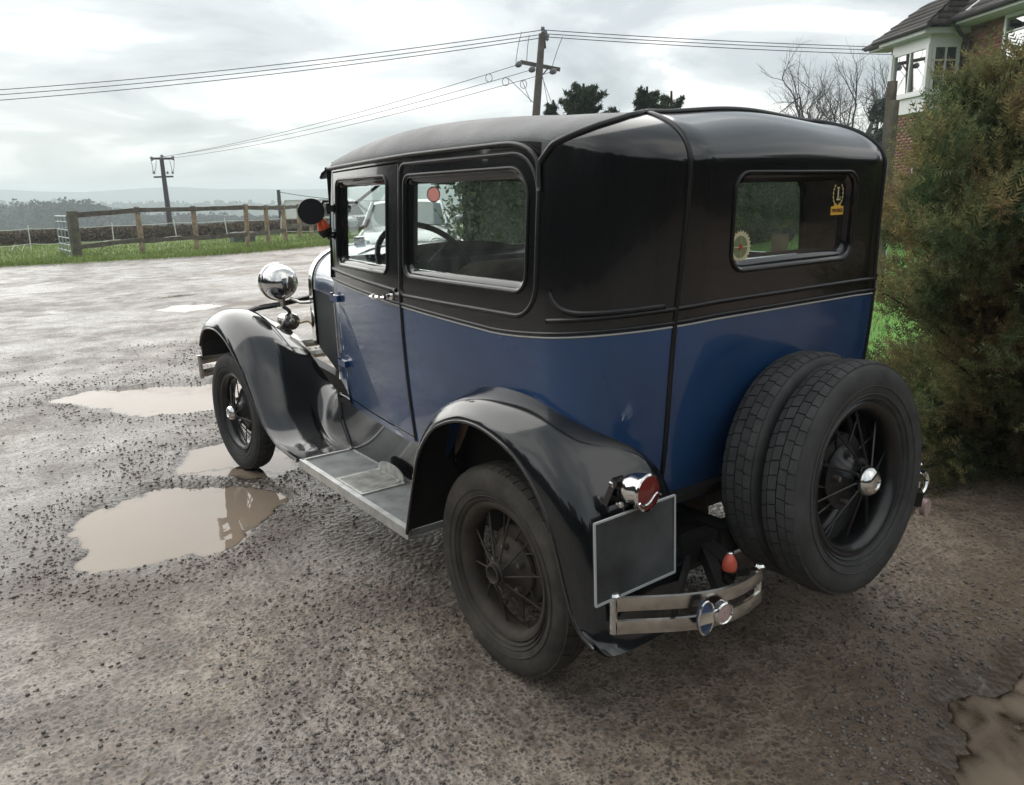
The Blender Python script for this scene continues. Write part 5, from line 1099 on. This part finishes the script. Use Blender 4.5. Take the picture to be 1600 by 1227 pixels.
# ---- garden hedge
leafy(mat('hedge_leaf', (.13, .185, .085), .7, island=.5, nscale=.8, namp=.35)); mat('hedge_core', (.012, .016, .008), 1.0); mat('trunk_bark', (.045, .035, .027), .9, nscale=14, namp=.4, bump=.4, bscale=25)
HL = catmull([(4.75, 8.35, 0), (8.5, 9.6, 0), (14, 11.5, 0), (23, 14.9, 0)], 220); hd_ = empty('garden_hedge', (4.75, 8.35, 0), label='tall clipped green hedge at the back of the lawn', cat='hedge'); HO = np.array([4.75, 8.35, 0])
n = 64000; k = rng.integers(0, 220, n); T = np.gradient(HL, axis=0); T /= np.linalg.norm(T, axis=1)[:, None]; Nn = np.stack([-T[:, 1], T[:, 0], 0*T[:, 0]], 1)
k = (220*rng.random(n)**1.35).astype(int); a = rng.uniform(0, 1, n); hgt = 2.25+.35*(fbm(HL[k, 0]*.8, HL[k, 1]*0, 3, 21)-.5)
side = -rng.random(n)**.35*.62; zc = hgt*a; topm = rng.random(n) < .25; zc[topm] = hgt[topm]*(1-.06*rng.random(topm.sum())); side[topm] = rng.uniform(-.62, .62, topm.sum())
e_ = rng.random(n) < .04; k[e_] = rng.integers(0, 6, e_.sum()); side[e_] = rng.uniform(-.6, .6, e_.sum())
side = side*(1+.25*(fbm(HL[k, 0]*1.5, zc*1.5, 2, 22)-.5))
C_ = HL[k]+Nn[k]*side[:, None]+T[k]*rng.normal(0, .06, (n, 1))+np.stack([0*a, 0*a, zc+.03], 1)-HO
v, f = cards(C_, .055+.05*rng.random(n), .6); obj('foliage', fast_mesh('foliage', v, f, MAT['hedge_leaf']), hd_)
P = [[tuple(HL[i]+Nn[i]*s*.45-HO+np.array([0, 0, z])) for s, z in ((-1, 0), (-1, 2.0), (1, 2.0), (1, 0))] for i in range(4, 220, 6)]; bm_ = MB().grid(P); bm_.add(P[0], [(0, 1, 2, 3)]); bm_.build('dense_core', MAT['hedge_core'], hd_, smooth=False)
# brown board and wheelbarrow on the lawn
q = az_pt(1222, 17); MB().box((q[0], q[1], .32), (.32, .05, .58), rot=(0, R(4), R(-40))).bar((q[0]-.1, q[1]+.16, .03), (q[0]-.1, q[1]+.02, .45), .04, .04).build('brown_board', mat('board_brown', (.16, .10, .075), .8, nscale=6), smooth=False, label='brown wooden board standing on the lawn', cat='board')
q = az_pt(1196, 24.0); wb = empty('wheelbarrow', (q[0], q[1], .03), R(30), label='grey wheelbarrow standing on the lawn', cat='wheelbarrow')
MB().grid([[(x*s_, y*s_+.1, z) for x, y in ((-.28, -.4), (.28, -.4), (.28, .4), (-.28, .4))] for s_, z in ((.55, .30), (1, .55))], cv=True).add([(x*.55, y*.55+.1, .30) for x, y in ((-.28, -.4), (.28, -.4), (.28, .4), (-.28, .4))], [(0, 1, 2, 3)]).build('tray', mat('barrow_grey', (.12, .15, .14), .6), wb, smooth=False)
for s in (-1, 1):
    MB().tube([(s*.10, -.65, .2), (s*.2, -.2, .30), (s*.27, .9, .58)], .018, 8).build('handle', MAT['wheel_black'], wb); MB().tube([(s*.22, .25, .33), (s*.24, .32, 0)], .016, 8).build('leg', MAT['wheel_black'], wb)
MB().lathe([(.05, -.04), (.19, -.045), (.20, 0), (.19, .045), (.05, .04)], (0, -.65, .2), (1, 0, 0), 20).build('wheel', MAT['tyre'], wb)

# ---- trees
def grow(bm, p, d, l, r, depth, spread, tips, up=.12, seg=4, kids=0):
    P = [np.array(p, float)]; d = np.array(d, float)/np.linalg.norm(d)
    for i in range(seg):
        d = d+rng.normal(0, .13, 3)+np.array([0, 0, up*.5]); d /= np.linalg.norm(d); P.append(P[-1]+d*l/seg)
    rr_ = np.linspace(r, r*.62, len(P)); bm.tube(P, rr_, 7 if r > .04 else (5 if r > .012 else 3), caps=False)
    tips.append((P[-1], d, depth))
    if depth == 0: return
    for k in range(kids if kids else (rng.integers(2, 4) if depth > 1 else rng.integers(3, 5))):
        t_ = 1.0 if k == 0 else rng.uniform(.35, .95); j = min(int(t_*seg), seg-1); q = P[j]+(P[j+1]-P[j])*(t_*seg-j)
        nd = d+rng.normal(0, spread, 3)+np.array([0, 0, up]); grow(bm, q, nd, l*rng.uniform(.62, .85), r*(.62 if k == 0 else .5), depth-1, spread, tips, up, seg, kids)
mat('bare_twig', (.075, .065, .058), .9); leafy(mat('pine_leaf', (.045, .070, .036), .8, island=.5)); mat('ever_leaf', (.024, .036, .020), .8, island=.5)
def bare_tree(p, h, lab, depth=6, spread=.55, lean=(0, 0), n0=1, rr0=.16):
    t_ = empty('bare_tree', p, label=lab, cat='tree'); b = MB(); tips = []
    st_ = len(b.f); grow(b, (0, 0, -.1), (lean[0], lean[1], 1), h*.30, rr0, 0, spread, tips); b.build('trunk', MAT['trunk_bark'], t_)
    c = MB(); top = tips[0]
    for k in range(4): grow(c, top[0], top[1]+rng.normal(0, .5, 3), h*.25, rr0*.55, depth-1, spread, tips, .12, 3, 3)
    c.build('crown', MAT['bare_twig'], t_, sharp=None); return t_
for u, d, top, lab, sp in ((1262, 50, 138, 'rounded bare tree behind the back corner of the car roof', .62), (1298, 53, 148, 'dense bare tree between its two neighbours behind the roof', .66), (1338, 47, 118, 'tall sparse bare tree next to the house', .42)):
    q = az_pt(u, d); hgt = at_dist(u, top, d)[2]; bare_tree(tuple(q), hgt*(1.12 if top < 125 else 1.3), lab, 6, sp, rr0=.19)
def conifer_top(u, d, top, wpx, lab, nb=46):
    q = az_pt(u, d); h = at_dist(u, top, d)[2]; w = wpx/1220*d; t_ = empty('conifer_tree', tuple(q), label=lab, cat='tree'); MB().tube([(0, 0, -.1), (.05, 0, h*.5), (0, 0, h*.93)], [.16, .10, .03], 8).build('trunk', MAT['trunk_bark'], t_)
    Cs = []; tw = MB()
    for k in range(nb):
        z = h*(.45+.5*rng.random()); a = rng.uniform(0, 6.28); l = w*.62*(1.05-.75*((z/h-.45)/.55))*rng.uniform(.6, 1.1); e = np.array([math.cos(a)*l, math.sin(a)*l, l*rng.uniform(.35, .9)])
        p0 = np.array([0, 0, z*.93]); P = [p0, p0+e*.5+np.array([0, 0, -.03*l]), p0+e]; tw.tube(P, [.025, .018, .008], 4, caps=False)
        for s in np.linspace(.25, 1.08, 9):
            c = p0+e*s; m_ = 16; Cs.append(c+rng.normal(0, .036+.03*(1-s), (m_, 3))*np.array([1, 1, .8]))
    v, f = cards(np.concatenate(Cs), .15, .22, up=1.0); cr_ = obj('crown', fast_mesh('crown', v, f, MAT['pine_leaf']), t_); tw.build('branches', MAT['trunk_bark'], cr_); return t_
conifer_top(912, 22, 110, 84, 'spiky dark green conifer rising above the car roof beside the pole', 80)
conifer_top(1008, 24, 116, 60, 'smaller dark conifer top above the roof right of the spiky one', 50)
conifer_top(1045, 25, 124, 60, 'rightmost low conifer top above the car roof', 50)
conifer_top(866, 23, 138, 34, 'brownish conifer tip just right of the tall pole', 18)
conifer_top(960, 24, 150, 36, 'lowest conifer tip showing over the middle of the roof', 18)
conifer_top(775, 22, 180, 34, 'leafy shoot tip peeping over the roof left of the pole', 14); conifer_top(735, 22, 184, 30, 'leftmost leafy shoot tip peeping over the car roof', 12)
def ever_tree(p, h, w, n, lab, grp=None, size=.3):
    t_ = empty('evergreen_tree', p, label=lab, cat='tree'); MB().tube([(0, 0, -.1), (.1, 0, h*.4), (0, .05, h*.8)], [.16, .11, .05], 8).build('trunk', MAT['trunk_bark'], t_)
    cs = []
    for k in range(26):
        z = h*rng.uniform(.25, .97); rr_ = w*(1-.6*abs(z/h-.5)); a = rng.uniform(0, 6.28); c = (rr_*.6*math.cos(a), rr_*.6*math.sin(a), z); cs.append(crown_pts(c, (w*.35, w*.35, h*.10), n//26))
    v, f = cards(np.concatenate(cs), size); obj('crown', fast_mesh('crown', v, f, MAT['ever_leaf']), t_); return t_
q = az_pt(1380, 40); ever_tree(tuple(q), 5.2, 1.2, 6000, 'dark leafy evergreen behind the timber post at the house corner', size=.16)
# the wood at the open side of the yard: out of the picture, mirrored in the car's paint
it = []
for a in np.r_[np.linspace(-16, -262, 44)]:
    d = 24+6*rng.random(); p = CAM+np.array([math.sin(R(a))*d, math.cos(R(a))*d, 0]); h = rng.uniform(6.0, 10.0) if a < -30 else 7
    for z in np.arange(.8, h, 1.1): it.append(((p[0], p[1], z), (2.3*(1.15-z/h*.75), 2.3*(1.15-z/h*.75), 1.0), 130))
wood('yard_wood', it, .8, 'belt of dark evergreens along the near side of the yard', 'ever_leaf')

# ---- the house
mat('brick', (.25, .125, .08), .85, nscale=5, namp=.25, island=.35); mat('mortar', (.30, .27, .23), .9); mat('upvc', (.78, .79, .78), .4); mat('tile', (.055, .048, .045), .8, island=.35); mat('gutter', (.03, .028, .028), .5); mat('soffit', (.62, .64, .63), .6); mat('curtain', (.62, .63, .63), .9)
HA = np.array([17.07, 6.38, 0]); ha = R(59); house = empty('brick_house', tuple(HA), ha, label='red brick house with white bay window and tiled roof', cat='house')
HX = np.array([math.cos(ha), math.sin(ha), 0]); HY = np.array([-math.sin(ha), math.cos(ha), 0])
EZ = 4.93
MB().box((-1.0, -3.05, 2.55), (10.2, 6.0, 5.1)).build('wall_core', MAT['mortar'], house, smooth=False)
def bricks(t0, t1, z0, z1, off, skip, axis=0):
    V, F = [], []; k = 0; bw, bh_, g = .215, .065, .010
    for r_ in range(int((z1-z0)/(bh_+g))):
        z = z0+r_*(bh_+g); x = t0-(bw/2 if r_ % 2 else 0)
        while x < t1:
            a, c = max(x, t0), min(x+bw, t1); x += bw+g
            if c-a < .03 or any(s0 < (a+c)/2 < s1 and q0 < z < q1 for s0, s1, q0, q1 in skip): continue
            d = .012+.004*rng.random()
            for zz_ in (z, z+bh_):
                for (xx, yy) in ((a, off), (c, off), (c, off+d), (a, off+d)): V.append((xx, yy, zz_) if axis == 0 else (yy, xx, zz_))
            F += [(k+3, k+2, k+6, k+7), (k+4, k+7, k+6, k+5), (k, k+1, k+2, k+3), (k, k+3, k+7, k+4), (k+1, k+5, k+6, k+2)]; k += 8
    return np.array(V), np.array(F)
wins = [(-1.75, -.20, 3.86, 5.0), (-1.9, -.2, .9, 2.2), (1.1, 2.6, .85, 2.1)]
v, f = bricks(-3.4, 4.1, 0, 4.95, -.05, [(a, c, q0, q1) for a, c, q0, q1 in wins]+[(1.15, 2.65, 3.2, 4.95)]); obj('brickwork', fast_mesh('brickwork', v, f, MAT['brick']), house, kind='stuff')
v, f = bricks(-6.0, -.05, 0, 4.95, 4.1, [], 1); obj('end_brickwork', fast_mesh('end_brickwork', v, f, MAT['brick']), house, kind='stuff')
def hwin(t0, t1, z0, z1, off, nx, nz, parent, axis=0, sgn=1, curtain=True):
    def tp(t_, o, z): return (t_, off+o, z) if axis == 0 else (off+sgn*o, t_, z)
    def bb(bm, ta, tb, za, zb_, o0, o1):
        q0, q1 = tp(ta, o0, za), tp(tb, o1, zb_); bm.box(((q0[0]+q1[0])/2, (q0[1]+q1[1])/2, (za+zb_)/2), (abs(q1[0]-q0[0])+1e-4, abs(q1[1]-q0[1])+1e-4, zb_-za))
    b = MB(); e = .07; bb(b, t0, t1, z0, z0+e, 0, .07); bb(b, t0, t1, z1-e, z1, 0, .07); bb(b, t0, t0+e, z0+e, z1-e, 0, .068); bb(b, t1-e, t1, z0+e, z1-e, 0, .068); w = b.build('window', MAT['upvc'], parent, smooth=False)
    for i in range(1, nx):
        b = MB(); tm = t0+(t1-t0)*i/nx; ww = .03 if nx > 2 or nz > 1 else .045; bb(b, tm-ww/2, tm+ww/2, z0+e, z1-e, .02, .066); b.build('mullion', MAT['upvc'], w, smooth=False)
    for i in range(1, nz): b = MB(); zm = z0+(z1-z0)*i/nz; bb(b, t0+e, t1-e, zm-.012, zm+.012, .02, .064); b.build('glazing_bar', MAT['upvc'], w, smooth=False)
    V = [tp(t0+e, .03, z0+e), tp(t1-e, .03, z0+e), tp(t1-e, .03, z1-e), tp(t0+e, .03, z1-e)]; MB().add(V, [(0, 1, 2, 3)]).build('pane', MAT['house_glass'], w, smooth=False)
    if curtain: V = [tp(t0+e, .012, z0+e), tp(t1-e, .012, z0+e), tp(t1-e, .012, z1-e), tp(t0+e, .012, z1-e)]; MB().add(V, [(0, 1, 2, 3)]).build('blind' if curtain != 'dark' else 'room', MAT['curtain'] if curtain != 'dark' else MAT['gutter'], w, smooth=False)
    return w
hwin(-1.75, -.20, 3.86, 5.0-.08, -.04, 2, 3, house); hwin(-1.9, -.2, .9, 2.2, -.04, 2, 1, house); hwin(1.1, 2.6, .85, 2.1, -.04, 3, 2, house, curtain='dark')
MB().box((-.98, .04, 3.82), (1.75, .16, .07)).build('sill', MAT['upvc'], house, smooth=False)
bay = empty('bay_window'); bay.parent = house
MB().box((1.88, .40, 3.35), (1.44, .74, .36)).build('apron_panel', MAT['upvc'], bay, smooth=False); MB().box((1.88, .42, 3.545), (1.56, .84, .05)).build('bay_sill', MAT['upvc'], bay, smooth=False)
MB().box((1.88, .40, 4.70), (1.48, .78, .20)).build('bay_head', MAT['upvc'], bay, smooth=False)
MB().box((1.88, .38, 4.09), (1.30, .62, 1.02)).build('bay_room', mat('room_dark', (.05, .055, .06), .9), bay, smooth=False)
hwin(1.17, 2.59, 3.575, 4.60, .72, 2, 1, bay); hwin(.06, .72, 3.575, 4.60, 1.17, 2, 3, bay, axis=1, sgn=-1, curtain='dark')
for x, y in ((1.16, .78), (2.60, .78)): MB().box((x, y, 4.09), (.09, .09, 1.02)).build('corner_post', MAT['upvc'], bay, smooth=False)
# eaves, gutters, roofs
MB().box((1.88, .50, 4.86), (1.86, 1.10, .12)).build('bay_fascia', MAT['soffit'], bay, smooth=False)
MB().box((-1.0, .20, 4.99), (10.6, .55, .12)).build('fascia', MAT['soffit'], house, smooth=False)
MB().tube([(4.4, .52, 5.03), (2.95, .52, 5.03)], .06, 8).build('gutter', MAT['gutter'], house); MB().tube([(.80, .52, 5.03), (-6.2, .52, 5.06)], .06, 8).build('gutter', MAT['gutter'], house); MB().tube([(.75, 1.10, 4.93), (3.0, 1.10, 4.93)], .055, 8).build('gutter', MAT['gutter'], bay)
MB().tube([(.78, .50, 4.98), (.80, .30, 4.75), (.80, .08, 4.6), (.80, .08, .1)], .045, 10).build('downpipe', MAT['gutter'], house)
def tiled(corners, name, parent, rows, cols):
    """sloping tile field between eave (a,b) and ridge (d,c)"""
    a, b_, c, d = [np.array(q, float) for q in corners]; V, F = [], []; k = 0; nrm = np.cross(b_-a, d-a); nrm /= np.linalg.norm(nrm); nrm = nrm*np.sign(nrm[2])
    for r_ in range(rows):
        s0, s1 = r_/rows, min(1, (r_+1.25)/rows)
        for q in range(cols):
            o = .5/cols if r_ % 2 else 0; t0_, t1_ = max(0, q/cols-o), min(1, (q+.97)/cols-o)
            if t1_ <= t0_: continue
            f_ = lambda t_, s_: (a+(b_-a)*t_)*(1-s_)+(d+(c-d)*t_)*s_
            lift = .045+.008*rng.random()
            Q = [f_(t0_, s0)+nrm*lift, f_(t1_, s0)+nrm*lift, f_(t1_, s1)+nrm*.015, f_(t0_, s1)+nrm*.015, f_(t0_, s0)+nrm*.01, f_(t1_, s0)+nrm*.01]; V += Q; F += [(k, k+1, k+2, k+3), (k+4, k+5, k+1, k)]; k += 6
    m_ = MB().add([a, b_, c, d], [(0, 1, 2, 3)]).build(name+'_base', MAT['tile'], parent, smooth=False); obj('roof_tiles', fast_mesh('roof_tiles', np.array(V), np.array(F), MAT['tile']), m_, kind='stuff')
tiled(((-6.3, .56, 5.02), (4.5, .56, 5.02), (1.6, -3.0, 7.6), (-6.3, -3.0, 7.6)), 'roof', house, 16, 46); tiled(((4.5, .56, 5.02), (4.5, -6.6, 5.02), (1.6, -3.0, 7.6), (1.6, -3.0, 7.6)), 'hip', house, 16, 30)
tiled(((.80, 1.12, 4.94), (2.96, 1.12, 4.94), (2.5, .1, 5.72), (1.2, .1, 5.72)), 'bay_roof', bay, 6, 9); tiled(((2.96, 1.12, 4.94), (2.96, -.1, 4.94), (2.5, .1, 5.72), (2.5, .1, 5.72)), 'bay_hip', bay, 6, 6); tiled(((.80, -.1, 4.94), (.80, 1.12, 4.94), (1.2, .1, 5.72), (1.2, .1, 5.72)), 'bay_side', bay, 6, 6)
MB().tube([(.45, .45, 5.12), (.62, -.3, 5.62), (.75, -.8, 5.98)], .05, 6).build('roof_flashing', MAT['soffit'], house)
# timber post frame by the house
tp_ = empty('timber_post', tuple(az_pt(1381, 12.5)), label='dark weathered timber post standing in front of the house corner', cat='post')
tq = at_dist(1384, 158, 12.5)[2]; MB().box((0, 0, tq/2), (.13, .13, tq)).build('upright', MAT['fence_rail'], tp_, smooth=False); MB().box((.14, .10, tq/2+.02), (.09, .10, tq+.5)).build('upright', MAT['fence_rail'], tp_, smooth=False); MB().box((.05, .05, tq*.62), (.3, .05, .12)).build('cross_piece', MAT['fence_rail'], tp_, smooth=False)
# pale chairs / pots by the house seen through the conifer are left to the garden fence
gf = empty('garden_fence', tuple(az_pt(1372, 15.0)), R(-25), label='pale slatted garden fence glimpsed between car and conifer', cat='fence')
for k in range(3): MB().box((k*.11, 0, .45), (.07, .025, .9)).build('slat', MAT['soffit'], gf, smooth=False)
for z in (.25, .7): MB().box((.11, .03, z), (.30, .03, .06)).build('rail', MAT['soffit'], gf, smooth=False)

# ---- the feathery conifer bush on the right
def spray_template():
    T = []
    for i in range(6):
        s = i/6; l = .34*(1-.65*s)+.05
        for sg in (-1, 1): T.append([(s-.03, 0, 0), (s+.075, 0, .004), (s+l*.72, sg*l*.62, .035*sg*(1 if i % 2 else -1))])
    T.append([(.9, -.02, 0), (.9, .02, 0), (1.12, 0, 0)]); return np.array(T)
TPL = spray_template()
def sprays(C_, D_, size):
    n = len(C_); D_ = D_/np.linalg.norm(D_, axis=1)[:, None]; A = np.cross(D_, rng.normal(size=(n, 3))); A /= np.linalg.norm(A, axis=1)[:, None]; B_ = np.cross(D_, A)
    V = C_[:, None, None]+size[:, None, None, None]*(TPL[None, ..., 0:1]*D_[:, None, None]+TPL[None, ..., 1:2]*A[:, None, None]+TPL[None, ..., 2:3]*B_[:, None, None])
    V = V.reshape(-1, 3); return V, np.arange(len(V)).reshape(-1, 3)
fm = bpy.data.materials.new('conifer_foliage'); fm.use_nodes = True; nt = fm.node_tree; pb = nt.nodes['Principled BSDF']; t_ = N(nt, 'ShaderNodeTexCoord'); n1_ = N(nt, 'ShaderNodeTexNoise', i_Scale=3.2, i_Detail=3.0); L(nt, t_.outputs['Object'], n1_.inputs['Vector'])
cc = ramp_n(nt, n1_.outputs[0], [(.36, (.085, .130, .058)), (.48, (.160, .175, .075)), (.58, (.235, .200, .090)), (.68, (.28, .19, .095))]); g_ = N(nt, 'ShaderNodeNewGeometry'); hs = N(nt, 'ShaderNodeHueSaturation'); L(nt, cc, hs.inputs['Color']); L(nt, math_n(nt, 'MULTIPLY_ADD', g_.outputs['Random Per Island'], .8, .6), hs.inputs['Value']); L(nt, hs.outputs[0], pb.inputs['Base Color']); pb.inputs['Roughness'].default_value = .75; leafy(fm, .5)
def shrub(p, h, rad, nbr, lab, gapf):
    t_ = empty('conifer_bush', p, label=lab, cat='bush'); st_ = MB(); trunks = []
    for k in range(4):
        a = k*1.6+.4; P = catmull([(0.05*math.cos(a), .05*math.sin(a), -.05), (.10*math.cos(a), .10*math.sin(a), h*.3), (.20*math.cos(a), .20*math.sin(a), h*.65), (.16*math.cos(a), .16*math.sin(a), h*(.93-.07*k))], 12); trunks.append(P); st_.tube(P, np.linspace(.055, .008, 12), 7)
    st_.build('trunk', MAT['trunk_bark'], t_); tw = MB(); Cs, Ds, Ss = [], [], []
    for k in range(nbr):
        P = trunks[k % 4]; s = rng.uniform(.06, 1.0); j = int(s*11); p0 = P[j]; z = p0[2]; a = rng.uniform(0, 6.28)
        prof = math.sin(math.pi*min(1, .22+.80*s))**.7; l = rad*prof*rng.uniform(.55, 1.05); e = np.array([math.cos(a), math.sin(a), rng.uniform(.15, .75)])*l
        if gapf(p0+e*.5) or gapf(p0+e): continue
        mid_p = p0+e*.5+np.array([0, 0, .03]); end = p0+e; BP = catmull([p0, mid_p, end+np.array([0, 0, -.04])], 8); tw.tube(BP, np.linspace(.014, .003, 8), 4, caps=False)
        m_ = int(60+165*l/rad); q = rng.random(m_)**.6; idx = np.clip((q*7).astype(int), 0, 6); fr_ = (q*7-idx)[:, None]; c = BP[idx]*(1-fr_)+BP[idx+1]*fr_
        c = c+rng.normal(0, .045+.055*(1-q)[:, None], (m_, 3)); d = e/np.linalg.norm(e)+rng.normal(0, .55, (m_, 3))+np.array([0, 0, .30]); Cs.append(c); Ds.append(d); Ss.append(rng.uniform(.065, .14, m_))
    v, f = sprays(np.concatenate(Cs), np.concatenate(Ds), np.concatenate(Ss)); k = v[:, 2] > -.0
    cr_ = obj('foliage', fast_mesh('foliage', v, f, fm), t_); tw.build('branches', MAT['trunk_bark'], cr_); return t_
cb = np.array([2.45, -.08, 0])
def gap1(q):
    w_ = q+cb
    if .58 < w_[2] < 1.04 and w_[1] > -.14+.487*(w_[0]-1.4): return True
    if (w_-cb)@np.array([.42, -.907, 0]) < np.interp(w_[2], [1.15, 1.3, 1.72, 1.95, 2.3], [-.90, -.64, -.48, -.33, -.10]): return True
    return w_[0] < 1.30 and w_[2] > .55 or (w_[0] < 2.0 and w_[1] > .05 and .64 < w_[2] < 1.0) or w_[0] < 1.15
shrub(tuple(cb), 2.36, 1.0, 290, 'feathery olive-brown conifer bush close behind the car on the right', gap1)
shrub((2.75, -1.15, 0), 2.1, .85, 90, 'second conifer bush at the right edge of the picture', lambda q: q[0]+2.75 < 1.62)
# ---- misty air over the valley
hz = bpy.data.materials.new('mist'); hz.use_nodes = True; nt = hz.node_tree; nt.nodes.clear(); pv = N(nt, 'ShaderNodeVolumePrincipled'); pv.inputs['Color'].default_value = (.84, .925, 1.0, 1); pv.inputs['Density'].default_value = .0012; pv.inputs['Anisotropy'].default_value = .2
o_ = N(nt, 'ShaderNodeOutputMaterial'); L(nt, pv.outputs[0], o_.inputs['Volume'])
MB().box((600, 700, -13), (4400, 4400, 106)).build('haze', hz, smooth=False, kind='stuff', label='thin mist hanging over the valley')
